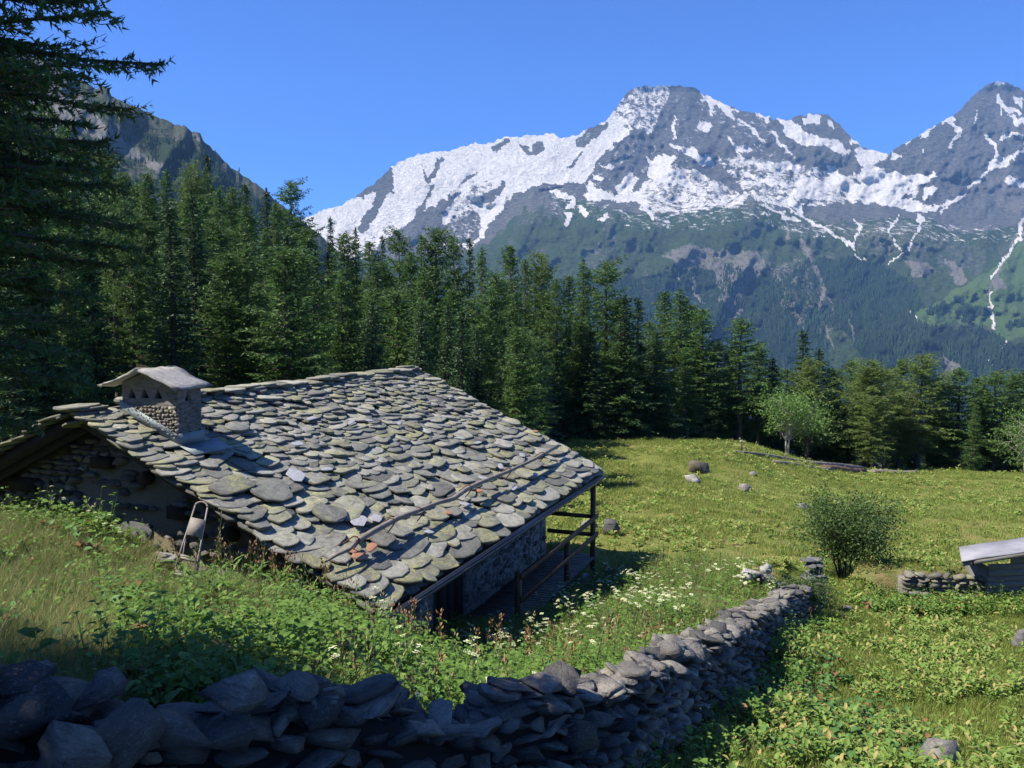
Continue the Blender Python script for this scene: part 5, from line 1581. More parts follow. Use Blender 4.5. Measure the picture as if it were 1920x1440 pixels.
# ---------------------------------------------------------------- trees
def frames(rg, D):
    """orthonormal helpers for arrays of directions"""
    D = D / np.linalg.norm(D, axis=1)[:, None]
    r = rg.normal(size=D.shape); X = np.cross(D, r); X /= np.linalg.norm(X, axis=1)[:, None] + 1e-9
    return D, X
def blades_mesh(name, P0, D, L, W, mat, rg, quad=True, tintv=None):
    D, X = frames(rg, D)
    L = np.asarray(L)[:, None]; W = np.asarray(W)[:, None]
    n = len(P0)
    if quad:
        V = np.stack([P0, P0 + D * L * .45 + X * W * .5, P0 + D * L, P0 + D * L * .45 - X * W * .5], 1)
        F = np.arange(4 * n).reshape(n, 4); k = 4
    else:
        V = np.stack([P0 + X * W * .5, P0 + D * L, P0 - X * W * .5], 1); F = np.arange(3 * n).reshape(n, 3); k = 3
    t = rg.rand(n) if tintv is None else tintv
    col = np.repeat(np.stack([t, t, t], 1), k, 0)
    return mesh_np(name, V.reshape(-1, 3), F4=F if quad else None, F3=None if quad else F, mats=[mat], col=col)

def conifer(seed, H=10.0, R=1.5, h0=1.2, kind='larch', mat='larch', ws=.23, nb=5, sub=.13, blen=.165, bw=.052, per=6, needle=False, nzmax=99, bark='bark', lean=0, gap=.0, topround=0.0, az_only=None):
    rg = rs(seed)
    mb = MB()
    bend = rg.uniform(-.15, .15, 2)
    ax = lambda z: np.array([bend[0] * math.sin(z / H * 2.5), bend[1] * math.sin(z / H * 2), 0]) * (H / 10)
    zs = np.linspace(0, H * .985, 14)
    r0 = H * .0135 + .03
    mb.tube([ax(z) + Z * z for z in zs], [max(.012, r0 * (1 - z / H) ** .9 + (.06 * math.exp(-z * 2.5))) for z in zs], 9)
    P0, D, Ls, Ws, T = [], [], [], [], []
    z = h0
    while z < H - .06:
        t = (z - h0) / (H - h0)
        if kind == 'larch': prof = min(1.0, .55 + 1.9 * t) * (1 - t) ** (.56 - topround) * 1.05
        else: prof = (1 - t) ** .85
        n = max(3, int(nb * (.6 + .6 * rg.rand())))
        a0 = rg.uniform(0, 6.28)
        for b in range(n):
            if rg.rand() < gap: continue
            az = a0 + 2 * PI * b / n + rg.uniform(-.35, .35)
            if az_only and abs((az - az_only[0] + PI) % (2 * PI) - PI) > az_only[1]: continue
            L = max(.12, R * prof * rg.uniform(.55, 1.15) * (1 + .20 * math.sin(az * 1.0 + seed) + .14 * math.sin(z * 1.9 + seed * 2 + az)))
            if needle: L = min(L, R * 1.12)
            rad = np.array([math.cos(az), math.sin(az), 0]); tang = np.array([-rad[1], rad[0], 0])
            e0 = (.9 * t ** 1.5 - .12) if kind == 'larch' else (.75 * t ** 2 - .35)
            droop = (.30 if kind == 'larch' else .22) * (1 - t)
            upt = .32 if kind == 'larch' else .28
            bz = z + rg.uniform(-.08, .08)
            def bp(r):
                f = r / L
                return ax(bz) + Z * bz + rad * r + Z * (e0 * r - droop * r * f + upt * L * f ** 3 * .6)
            k = max(2, int(L / .5) + 1)
            mb.tube([bp(L * q / k) for q in range(k + 1)], [max(.004, (.012 + .012 * L) * (1 - q / (k + .3))) for q in range(k + 1)], 4, cap=False)
            r = L * rg.uniform(.05, .14)
            tb = rg.rand() * .8
            while r < L:
                p = bp(r); f = r / L
                for sd in (-1, 1):
                    if rg.rand() < .12: continue
                    l = (.14 + .34 * L * (1 - f) ** .8 * .8) * rg.uniform(.6, 1.2)
                    if kind == 'larch': l = min(l, .62)
                    d = rad * rg.uniform(.35, .9) + tang * sd * rg.uniform(.5, 1) + Z * (rg.uniform(-.45, .15) if kind == 'larch' else rg.uniform(-.35, .05))
                    d /= np.linalg.norm(d)
                    if needle and z < nzmax:
                        ln = l * 1.0
                        mb.tube([p, p + d * ln * .5 - Z * .01, p + d * ln + Z * .03], [.004, .003, .0015], 3, cap=False)
                        m = int(ln / .010)
                        q = rg.rand(m) * ln
                        P0.append(p + d * q[:, None]); nd = rg.normal(size=(m, 3)); nd -= (nd @ d)[:, None] * d; nd /= np.linalg.norm(nd, axis=1)[:, None]
                        D.append(nd * .8 + d * .65); Ls.append(rg.uniform(.6, 1.15, m) * blen); Ws.append(np.full(m, bw)); T.append(np.full(m, tb + .15 * rg.rand()))
                    else:
                        bl_, bw_ = (blen, bw) if not needle else (.19, .08)
                        m = max(2, int(l / bl_ * per))
                        q = (np.arange(m) + rg.rand(m)) / m * l
                        P0.append(p + d * q[:, None]); nd = rg.normal(size=(m, 3)) * .62 + d
                        if kind != 'larch': nd[:, 2] -= .15
                        D.append(nd); Ls.append(rg.uniform(.6, 1.25, m) * bl_); Ws.append(rg.uniform(.6, 1.2, m) * bw_); T.append(np.full(m, tb + .15 * rg.rand()))
                r += (sub if (not needle or z < nzmax) else .16) * rg.uniform(.7, 1.3)
            if needle and z < nzmax:
                m = int(L / .005); q = rg.rand(m) ** .8 * L
                base = np.array([bp(v) for v in q]); P0.append(base); nd = rg.normal(size=(m, 3)); D.append(nd + rad * .5); Ls.append(rg.uniform(.6, 1.1, m) * blen); Ws.append(np.full(m, bw)); T.append(np.full(m, tb))
        z += ws * rg.uniform(.75, 1.25) * (1.0 if z < H * .85 else .7)
    for q in range(6):   # leader
        m = 14; zz = H - .6 * rg.rand(m); P0.append(np.c_[np.zeros((m, 2)), zz] + np.array([ax(v) for v in zz])); D.append(rg.normal(size=(m, 3)) * .6 + Z * .7); Ls.append(np.full(m, blen * .8)); Ws.append(np.full(m, bw * .8)); T.append(np.full(m, .4))
    crown = blades_mesh('crown', np.concatenate(P0), np.concatenate(D), np.concatenate(Ls), np.concatenate(Ws), M[mat], rg, quad=not needle, tintv=np.concatenate(T))
    trunk = mesh_np('trunk', np.concatenate(mb.V), faces=mb.F, mats=[M[bark]], smooth=True)
    return trunk, crown

PROTO = {
 'larch': [conifer(1000 + i, 10, R, h0, 'larch', 'larch', gap=gp_, topround=tr_) for i, (R, h0, gp_, tr_) in enumerate(((1.5, .9, .0, .05), (1.3, 1.6, .12, 0), (1.7, 1.0, .08, .15), (1.4, 2.0, .25, .1), (1.55, .7, .0, .0), (1.2, .8, .05, -.1), (1.8, 1.8, .3, .2)))],
 'spruce': [conifer(1100 + i, 10, R, .6, 'spruce', 'spruce', ws=.20, nb=6, sub=.12, blen=.17, bw=.062, per=4, bark='bark_dark') for i, R in enumerate((1.35, 1.15, 1.6))],
 'silver': [conifer(1150, 10, 1.6, .6, 'spruce', 'silver', ws=.30, nb=5, sub=.15, blen=.16, bw=.05, per=3, gap=.15, bark='bark_dark')],
 'light': [conifer(1200 + i, 10, R, h0, 'larch', 'larch_light', ws=.26, gap=g_, topround=.12) for i, (R, h0, g_) in enumerate(((2.3, 1.9, .05), (2.0, 2.4, .12), (2.5, 1.6, .08)))],
}
RP = {'larch': 1.5, 'spruce': 1.35, 'silver': 1.6, 'light': 2.3}
_tree_i = [0]
NAMES = {'larch': 'larch_tree', 'spruce': 'spruce_tree', 'silver': 'spruce_tree', 'light': 'larch_tree'}
GEN = {
 'l': {'larch': 'dark green larch in the dense wood above the left half of the roof', 'spruce': 'blackish spruce in the dense wood above the left half of the roof', 'light': 'paler larch in the dense wood above the left half of the roof'},
 'm': {'larch': 'dark green larch in the wood behind the roof ridge end', 'spruce': 'blackish spruce in the wood behind the roof ridge end', 'light': 'paler larch in the wood behind the roof ridge end'},
 'r': {'larch': 'dark larch standing inside the wood beyond the meadow', 'spruce': 'blackish spruce standing inside the wood beyond the meadow', 'light': 'pale larch standing inside the wood beyond the meadow'}}
def tree(u, vtop, Y, kind='larch', wpx=None, label=None, k=None, group=None, rg=rs(2024)):
    x = X_at(u, Y); base = gzs(x, Y)
    top = P(u, vtop, Y)[2]
    H = top - base
    if H < 2.5: return
    pr = PROTO[kind]; i = _tree_i[0] if k is None else k; _tree_i[0] += 1
    tr, cr = pr[i % len(pr)]
    sz = H / 10
    sx = (wpx * 1.42 / FPX * Y / RP[kind]) if wpx else sz * rg.uniform(1.1, 1.5)
    sx = min(max(sx, sz * .8), sz * 2.0)
    root = empty(NAMES[kind], (x, Y, base - .1))
    root.rotation_euler = (0, 0, rg.uniform(0, 6.28)); root.scale = (sx, sx, sz)
    zone = 'l' if u < 560 else ('m' if u < 1060 else 'r')
    if kind == 'silver': label = label or 'silvery green spruce'
    gr = group or ('%s trees %s' % (kind, {'l': 'above the left half of the roof', 'm': 'behind the roof ridge end', 'r': 'beyond the meadow'}[zone]))
    tag(root, label or GEN[zone][kind], 'tree', None if label else gr)
    link_mesh('trunk', tr, root); link_mesh('crown', cr, root)
    TR_LIST.append((root, u, Y, kind, bool(label)))
    return root
TR_LIST = []
# trees whose tops the photograph shows: u, v of the tip, distance, kind, half width in pixels, label
TREES = [
 (140,232,34,'larch',42,'dark larch just right of the overhanging branches'),(176,288,42,'larch',32,'slim larch left of the paired tips under the scree'),(211,292,44,'larch',40,'taller of the paired larch tips under the scree'),(240,320,40,'larch',34,None),
 (290,322,46,'larch',38,'broad larch under the middle of the hillside scree'),(318,316,52,'larch',34,None),(362,310,46,'light',46,'lighter green open larch left of the dark spire'),(396,288,54,'spruce',26,'dark narrow spruce spire against the hillside'),
 (414,352,44,'larch',40,None),(436,352,50,'larch',30,None),(463,342,52,'spruce',30,'dark spruce tip where the hillside meets the sky'),(502,350,54,'spruce',26,'dark spruce left of the lone bluish crown'),(524,372,52,'larch',34,None),
 (549,338,58,'larch',38,'tall open crown standing alone against the sky left of the glacier'),(583,428,50,'larch',40,None),(621,405,60,'spruce',16,'ragged thin spruce in front of the glacier foot'),(644,438,54,'larch',34,None),(671,424,60,'spruce',20,'second ragged spruce in front of the glacier foot'),
 (690,450,52,'larch',34,None),(717,440,62,'spruce',14,'thin spindly spruce below the glacier'),(747,430,50,'larch',32,'pointed larch below the grey glacier rib'),(768,470,46,'larch',34,None),(793,440,48,'larch',32,None),(818,428,48,'larch',44,'tallest broad larch behind the roof ridge end'),
 (851,442,50,'larch',32,None),(878,444,54,'spruce',20,'dark narrow spruce under the green spur'),(907,462,56,'larch',34,'open-topped larch under the green spur'),(932,510,47,'larch',34,None),(956,458,52,'larch',34,'pointed tall larch right of the open-topped one'),(982,486,54,'larch',32,None),
 (1018,476,56,'light',34,'round-topped larch with a bare neck'),(1043,520,50,'larch',26,None),(1070,515,56,'larch',34,None),(1093,484,52,'larch',42,'tall dense larch left of the airy pair'),(1136,488,56,'larch',44,'airy larch with visible dark trunk'),(1160,560,55,'larch',34,None),
 (1172,552,51,'spruce',42,'broad spruce in front of the airy larch'),(1192,556,55,'spruce',34,None),(1218,600,53,'larch',30,None),(1250,545,60,'larch',40,None),(1275,540,58,'larch',48,'tall dense larch with twin tips above the meadow'),(1235,620,52,'spruce',36,'yellowish spruce at the meadow crest'),
 (1300,570,60,'larch',40,None),(1322,578,57,'larch',50,'broad larch right of the twin tips'),(1350,640,58,'larch',34,None),(1389,595,57,'larch',46,'open grey green larch with a bare dark trunk on the meadow crest'),(1420,640,60,'larch',36,None),(1452,668,60,'spruce',28,'narrow black spruce left of the birch'),
 (1478,690,62,'larch',34,None),(1502,618,62,'spruce',38,'tall pointed spruce behind the birch'),(1541,652,64,'spruce',36,'second pointed spruce behind the birch'),(1566,690,64,'larch',34,None),(1600,672,66,'larch',36,None),(1628,690,61,'light',40,None),(1645,675,59,'light',58,'large light green larch with two bare trunks'),
 (1668,690,63,'light',40,None),(1692,672,66,'larch',34,None),(1730,665,61,'light',56,'second large light green larch right of the two bare trunks'),(1765,715,63,'larch',34,None),(1803,688,62,'larch',46,'dark green larch above the right part of the meadow'),(1836,706,65,'larch',34,None),(1848,720,62,'larch',34,None),
 (1871,694,62,'larch',42,'last tall dark larch before the right edge'),(1905,700,64,'larch',40,None),(1935,690,64,'larch',44,None),(1970,700,62,'larch',40,None),
 # nearer ones in front of the mass
 (218,395,30,'larch',46,'nearer larch rising just left of the chimney'),(352,372,34,'larch',56,None),(300,470,27.5,'larch',52,None),(246,440,29,'larch',36,None),(430,470,29,'larch',60,None),(470,452,29.5,'larch',56,None),(535,462,28.5,'larch',75,'bright larch with spreading boughs behind the roof'),
 (590,520,31,'larch',52,None),(640,520,33,'larch',50,None),(505,425,40,'larch',46,None),(400,410,38,'larch',46,None),(330,420,36,'larch',42,None),(700,540,34,'larch',46,None),(745,540,36,'larch',50,None),(790,560,35,'larch',48,None),(850,540,37,'larch',48,None),(800,500,42,'larch',48,None),
 (885,560,40,'larch',44,None),(925,540,44,'larch',44,None),(965,545,46,'larch',42,None),(1015,628,47.5,'silver',42,'silvery green spruce bright against the dark wood'),(1045,640,50,'spruce',40,None),(1085,600,51,'larch',44,None),(1110,620,50.5,'spruce',36,None),(1165,640,51,'larch',36,'bushy green larch low at the meadow crest'),
 (1200,640,53,'spruce',34,None),(1290,650,54,'larch',40,None),(1340,690,56,'spruce',32,None),(1425,720,57,'larch',28,None),(1560,760,62,'larch',32,None),(1590,760,63,'larch',30,None),(1695,760,61,'light',34,None),(1780,760,62,'larch',36,None),(1890,760,62,'larch',36,None),
 (1545,770,67,'spruce',34,None),(1600,790,70,'spruce',34,None),(1640,780,68,'spruce',36,None),(1680,785,70,'spruce',34,None),(1715,780,67,'spruce',34,None),(1750,790,69,'spruce',34,None),(1790,780,68,'spruce',34,None),(1830,790,70,'spruce',36,None),(1870,785,68,'spruce',36,None),(1620,770,75,'spruce',40,None),(1700,770,75,'spruce',40,None),(1770,770,76,'spruce',40,None),(1850,775,75,'spruce',40,None),(1910,780,70,'spruce',40,None),
 (40,150,24,'larch',90,None),(95,190,27,'larch',60,None),(150,330,25.5,'larch',50,None),(60,320,21,'larch',70,None),(5,260,20,'larch',80,None),(115,420,22.5,'larch',52,None),(175,450,25,'spruce',46,None),(-60,200,20,'larch',90,None),(15,480,19,'spruce',70,None),(80,500,20.5,'spruce',55,None),
]
for t in TREES:
    tree(t[0], t[1], t[2], t[3], t[4], t[5])
def fill_trees():
    rg = rs(31)
    tops = sorted([(t[0], t[1]) for t in TREES if t[2] > 40])
    tu, tv = [a for a, b in tops], [b for a, b in tops]
    pts = [(X_at(t[0], t[2]), t[2]) for t in TREES]
    n = 0
    for _ in range(4000):
        if n > 125: break
        u = rg.uniform(-60, 1980); Y0 = float(forest_edge(X_at(u, 50)))
        Y = max(24, rg.uniform(0, 1)) + rg.uniform(0, 42)
        x = X_at(u, Y)
        if Y < forest_edge(x) + .6 or Y > 78: continue
        if min((x - a) ** 2 + (Y - b) ** 2 for a, b in pts) < 1.7 ** 2: continue
        g_ = gzs(x, Y); sk = np.interp(u, tu, tv)
        H = rg.uniform(6, 11)
        v = 594 - (g_ + H) / Y * FPX
        if v < sk + 30:
            v = sk + rg.uniform(30, 90)
            H = (594 - v) * Y / FPX - g_
        if H < 3.5: continue
        pts.append((x, Y)); n += 1
        tree(u, v, Y, rg.choice(['larch', 'larch', 'spruce', 'spruce'] if u < 1400 else ['larch', 'larch', 'light', 'spruce']))
fill_trees()
def label_trees():
    zones = [(-999, 'outside the left edge, beyond the near larch'), (0, 'behind the near larch at the left edge'), (50, 'behind the left end of the gable'), (110, 'behind the ridge slabs left of the chimney'), (215, 'behind the left side of the chimney'), (300, 'behind the right side of the chimney'), (385, 'above the roof just right of the chimney'),
             (460, 'above the left third of the ridge'), (540, 'above the middle of the ridge'), (620, 'above the right middle of the ridge'), (700, 'above the upper right end of the ridge'), (785, 'right beside the ridge end'), (870, 'above the upper far verge'),
             (950, 'above the middle of the far verge'), (1030, 'above the lower far verge'), (1110, 'at the left end of the meadow crest'), (1190, 'behind the middle of the meadow crest'), (1270, 'behind the top of the knoll'), (1350, 'behind the stake on the knoll'),
             (1420, 'between the knoll and the birch'), (1480, 'behind the birch'), (1560, 'just right of the birch'), (1620, 'around the two bare trunks'), (1700, 'behind the right end of the fallen logs'), (1780, 'above the right part of the meadow'), (1850, 'near the right edge of the wood'), (1930, 'at the very right edge of the wood')]
    ordn = ['front', 'second', 'third', 'fourth', 'fifth', 'sixth', 'seventh', 'eighth', 'ninth', 'tenth', 'eleventh', 'twelfth', 'thirteenth', 'fourteenth', 'fifteenth', 'sixteenth', 'seventeenth', 'eighteenth', 'nineteenth', 'twentieth']
    ordn[0] = 'first'
    plur = {'larch': 'green larches', 'spruce': 'dark spruces', 'light': 'pale larches', 'silver': 'silvery spruces'}
    look = {'larch': 'green larch', 'spruce': 'dark spruce', 'light': 'pale green larch', 'silver': 'silvery spruce'}
    byz = {}
    for r, u, Y, kind, named in TR_LIST:
        if named: continue
        z = max([i for i, (a, _) in enumerate(zones) if u >= a] or [0])
        byz.setdefault((z, kind), []).append((Y, r))
    for (z, kind), l in byz.items():
        for i, (Y, r) in enumerate(sorted(l, key=lambda q: q[0])):
            r['label'] = '%s from the front of the %s %s' % (ordn[min(i, 19)], plur[kind], zones[z][1]) if len(l) > 1 else '%s %s' % (look[kind], zones[z][1])
label_trees()

# the large larch whose boughs hang into the picture at the left
def near_larch():
    V = conifer(1301, 7.6, 1.45, 2.2, 'larch', 'near_larch', ws=.105, nb=11, sub=.055, blen=.044, bw=.015, needle=True, nzmax=5.3)
    x, y = -3.35, 4.2
    root = empty('larch_tree', (x, y, gzs(x, y) - .1))
    tag(root, 'large dark larch close by with boughs hanging into the sky at left', 'tree')
    link_mesh('trunk', V[0], root); link_mesh('crown', V[1], root)
    # its neighbours further left throw the shade over the wall
    for (a, b, H, k) in ((-7.6, 2.0, 12.5, 0), (-9.0, 4.2, 9.5, 2), (-6.2, .9, 9, 4)):
        tr, cr = PROTO['larch'][k]
        r = empty('larch_tree', (a, b, gzs(a, b) - .1)); r.scale = (H / 10 * 1.3, H / 10 * 1.3, H / 10); tag(r, {0: 'middle one of three larches left of the near larch', 2: 'shortest of three larches left of the near larch', 4: 'larch beside the viewpoint, left of the dark wall end'}[k], 'tree', 'larches beside the path at left')
        link_mesh('trunk', tr, r); link_mesh('crown', cr, r)
near_larch()

# broad-leaved trees and the bush
def leafy(name, loc, H, R, h0, mat, bark, label, cat, seed, stems=1, leaf=.07, nclump=90, per=60, lean=.15, cl=.35, spread=.0, flat=.8, rad=.05):
    rg = rs(seed)
    mb = MB(); P0, D, Ls, Ws, T = [], [], [], [], []
    tips = []
    for s_ in range(stems):
        a = 2 * PI * s_ / max(1, stems) + rg.uniform(-.4, .4)
        b = np.array([math.cos(a), math.sin(a), 0])
        p = b * (.05 + spread * .2); q = b * (spread + rg.uniform(0, lean)) * .6 + Z * H * .5; e = b * (spread * 1.3 + lean) + Z * H * rg.uniform(.75, .92)
        ctl = [p, p + (q - p) * .5 + rg.normal(size=3) * .04, q, (q + e) / 2 + rg.normal(size=3) * .04, e]
        mb.tube(ctl, [rad, rad * .8, rad * .6, rad * .4, rad * .15], 7)
        tips.append(ctl)
    C0 = np.array([0, 0, (h0 + H) / 2])
    for c in range(nclump):
        v = rg.normal(size=3); v /= np.linalg.norm(v); r = rg.uniform(.35, 1) ** .5
        pt = C0 + v * r * (.74 + .38 * math.sin(v[0] * 3.1 + v[1] * 4.3 + v[2] * 2.7 + seed)) * np.array([R, R, (H - h0) / 2]) * 1.12
        ct = tips[rg.randint(len(tips))]; st = ct[rg.randint(1, 4)]
        mb.tube([st, (st + pt) / 2 + rg.normal(size=3) * .06 * R, pt], [rad * .28, rad * .16, .003], 4, cap=False)
        m = int(per * rg.uniform(.6, 1.3)); o = rg.normal(size=(m, 3)) * cl * np.array([1, 1, flat])
        P0.append(pt + o); D.append(rg.normal(size=(m, 3)) + o * .5 / cl + Z * .1); Ls.append(rg.uniform(.7, 1.3, m) * leaf); Ws.append(rg.uniform(.4, .65, m) * leaf); T.append(np.full(m, rg.rand() * .5) + .3 * rg.rand(m))
    cr = blades_mesh('crown', np.concatenate(P0), np.concatenate(D), np.concatenate(Ls), np.concatenate(Ws), M[mat], rg, True, np.concatenate(T))
    tr = mesh_np('trunk', np.concatenate(mb.V), faces=mb.F, mats=[M[bark]], smooth=True)
    root = empty(name, loc); tag(root, label, cat)
    link_mesh('trunk', tr, root); link_mesh('crown', cr, root)
    return root
def at_px(u, Y): x = X_at(u, Y); return (x, Y, gzs(x, Y) - .05)
leafy('birch_tree', at_px(1482, 53.5), 4.2, 1.9, 1.5, 'birch_leaf', 'birch_bark', 'small fresh green birch with two white stems beside the rocks', 'tree', 71, stems=2, leaf=.15, nclump=75, per=60, cl=.34, lean=.5, rad=.07)
leafy('rowan_tree', at_px(1520, 56), 4.4, 1.5, 1.0, 'birch_leaf', 'bark', 'rounded light green young tree right of the birch', 'tree', 72, stems=1, leaf=.13, nclump=60, per=45, cl=.3, rad=.07)
leafy('birch_tree', at_px(1935, 56), 5.0, 1.6, .8, 'birch_leaf', 'birch_bark', 'pale green leafy tree cut by the right edge', 'tree', 73, stems=2, leaf=.13, nclump=60, per=45, cl=.3, rad=.07)
leafy('willow_bush', at_px(1602, 20.6), 2.2, 1.0, .55, 'bush_leaf', 'bark_dark', 'rounded dark green bush with many thin stems in the meadow', 'bush', 74, stems=11, leaf=.075, nclump=170, per=85, cl=.17, spread=.50, lean=.35, rad=.022)
leafy('young_shrub', at_px(1530, 16.6), .85, .55, .1, 'bush_leaf', 'bark_dark', 'low green shrub growing against the end of the field wall', 'shrub', 75, stems=5, leaf=.045, nclump=70, per=50, cl=.12, spread=.2, rad=.012)

# ---------------------------------------------------------------- small plants
def grass_tuft(seed, n, hgt, rad, wid, mat, lean=.5, seg=2, heads=0, headmat=None):
    rg = rs(seed); V, F, T = [], [], []
    for i in range(n):
        a, r = rg.uniform(0, 6.28), rad * math.sqrt(rg.rand()); p = np.array([r * math.cos(a), r * math.sin(a), -.01])
        b = rg.uniform(0, 6.28); d = np.array([math.cos(b), math.sin(b), 0]); x = np.array([-d[1], d[0], 0]) * wid * rg.uniform(.6, 1.2) / 2
        h = hgt * rg.uniform(.5, 1.15); l = lean * rg.uniform(.2, 1.1) * h
        k = len(V)
        V += [p - x, p + x, p + d * l * .35 + Z * h * .6 - x * .8, p + d * l * .35 + Z * h * .6 + x * .8, p + d * l + Z * h * rg.uniform(.85, 1)]
        F += [(k, k + 1, k + 3, k + 2), (k + 2, k + 3, k + 4)]
        T += [rg.rand()] * 5
    T = np.array(T)
    return mesh_np('grass_tuft', np.array(V), faces=F, mats=[M[mat]], col=np.stack([T] * 3, 1))
def leaf_geo(V, F, T, p, d, up, L, W, t, fold=.25, curl=.3):
    x = np.cross(d, up); x /= np.linalg.norm(x) + 1e-9; n = np.cross(x, d)
    k = len(V)
    V += [p, p + d * L * .35 + x * W * .5 + n * W * fold, p + d * L * .4, p + d * L * .35 - x * W * .5 + n * W * fold, p + d * L * .75 + x * W * .36 + n * (W * fold * .7) - Z * L * curl * .3, p + d * L * .78 - Z * L * curl * .3, p + d * L * .75 - x * W * .36 + n * (W * fold * .7) - Z * L * curl * .3, p + d * L - Z * L * curl * .7]
    F += [(k, k + 1, k + 2), (k, k + 2, k + 3), (k + 1, k + 4, k + 5, k + 2), (k + 2, k + 5, k + 6, k + 3), (k + 4, k + 7, k + 5), (k + 5, k + 7, k + 6)]
    T += [t] * 8
def leafy_plant(seed, mat, hgt=.3, n=12, L=.14, W=.05, stems=3, spread=.1, up=.6):
    rg = rs(seed); V, F, T = [], [], []
    for s_ in range(stems):
        a = rg.uniform(0, 6.28); b = np.array([math.cos(a), math.sin(a), 0]) * spread * rg.uniform(.2, 1)
        h = hgt * rg.uniform(.6, 1.1); tp = b * 1.6 + Z * h
        k = len(V); V += [b - [.004, 0, 0], b + [.004, 0, 0], tp]; F += [(k, k + 1, k + 2)]; T += [.3] * 3
        m = max(3, n // stems)
        for i in range(m):
            f = (i + .6) / m; p = b + (tp - b) * f; az = i * 2.4 + rg.uniform(-.4, .4) + s_
            d = np.array([math.cos(az), math.sin(az), up * rg.uniform(.3, 1.3)]); d /= np.linalg.norm(d)
            leaf_geo(V, F, T, p, d, Z, L * rg.uniform(.6, 1.15) * (1.1 - .4 * f), W * rg.uniform(.8, 1.2), rg.rand() ** 1.0)
    T = np.array(T); return mesh_np('leafy_plant', np.array(V), faces=F, mats=[M[mat]], col=np.stack([T] * 3, 1))
def tall_weed(seed, kind):
    """umbellifer, sorrel or seed grass: stem and leaves in one material, flower head in another"""
    rg = rs(seed); V, F, T = [], [], []; V2, F2 = [], []
    h = {'umbel': .75, 'sorrel': .85, 'seed': .8}[kind] * rg.uniform(.8, 1.15)
    lean = np.array([rg.uniform(-.12, .12), rg.uniform(-.12, .12), 0])
    st = lambda f: lean * f * f + Z * h * f
    def stick(p, q, w_):
        x = np.array([w_, 0, 0]); y = np.array([0, w_, 0]); k = len(V)
        V.extend([p - x, p + x, q + x * .5, q - x * .5, p - y, p + y, q + y * .5, q - y * .5]); F.extend([(k, k + 1, k + 2, k + 3), (k + 4, k + 5, k + 6, k + 7)]); T.extend([.35] * 8)
    for i in range(3): stick(st(i / 3), st((i + 1) / 3), .004)
    for i in range(7 if kind != 'seed' else 4):
        f = rg.uniform(.05, .75); az = rg.uniform(0, 6.28); d = np.array([math.cos(az), math.sin(az), rg.uniform(.1, .8)]); d /= np.linalg.norm(d)
        if kind == 'umbel':
            l = rg.uniform(.12, .22); stick(st(f), st(f) + d * l, .002)
            for j in range(9):
                ff = .25 + .75 * j / 9; dd = d * .5 + np.cross(d, Z) * (1 if j % 2 else -1); leaf_geo(V, F, T, st(f) + d * l * ff, dd / np.linalg.norm(dd), Z, .07 * (1.25 - ff), .028, rg.rand() * .8)
        else: leaf_geo(V, F, T, st(f), d, Z, rg.uniform(.12, .26), .035 if kind == 'sorrel' else .012, rg.rand() * .8)
    def disc(c, r, n_):
        k = len(V2); V2.append(c + Z * r * .25)
        for j in range(n_): V2.append(c + np.array([math.cos(6.283 * j / n_), math.sin(6.283 * j / n_), 0]) * r * rg.uniform(.75, 1.1))
        F2.extend([(k, k + 1 + j, k + 1 + (j + 1) % n_) for j in range(n_)])
    if kind == 'umbel':
        for hd in range(rg.randint(2, 5)):
            f = rg.uniform(.72, 1); az = rg.uniform(0, 6.28); c = st(f) + np.array([math.cos(az), math.sin(az), 0]) * rg.uniform(.02, .12) + Z * .10
            stick(st(f), c - Z * .03, .002)
            for j in range(9):
                a = j * 2.4; r = .038 * math.sqrt(j / 9); q = c + np.array([r * math.cos(a), r * math.sin(a), rg.uniform(-.006, .006) - r * .25]); disc(q, rg.uniform(.009, .014), 5)
    else:
        m = 26 if kind == 'sorrel' else 18
        for j in range(m):
            f = rg.uniform(.70, 1.05); az = rg.uniform(0, 6.28); d = np.array([math.cos(az) * .5, math.sin(az) * .5, 1]); p = st(min(f, 1)) + d * rg.uniform(0, .05)
            x = np.cross(d, rg.normal(size=3)); x /= np.linalg.norm(x); k = len(V2); l = .035; w_ = .010 if kind == 'sorrel' else .005
            V2 += [p, p + d * l * .5 + x * w_, p + d * l, p + d * l * .5 - x * w_]; F2.append((k, k + 1, k + 2, k + 3))
    n1 = len(V); nf = len(F)
    T = np.array(T + [.5] * len(V2))
    me = mesh_np(kind + '_weed', np.array(V + V2), faces=F + [tuple(a + n1 for a in f) for f in F2], mats=[M['herb'], M[{'umbel': 'flower', 'sorrel': 'sorrel', 'seed': 'straw'}[kind]]], col=np.stack([T] * 3, 1))
    mi = np.zeros(len(me.polygons), np.int32); mi[nf:] = 1; me.polygons.foreach_set('material_index', mi)
    return me
SW = np.array(WPTS)
def wallx(y): return np.interp(y, SW[:, 1], SW[:, 0])
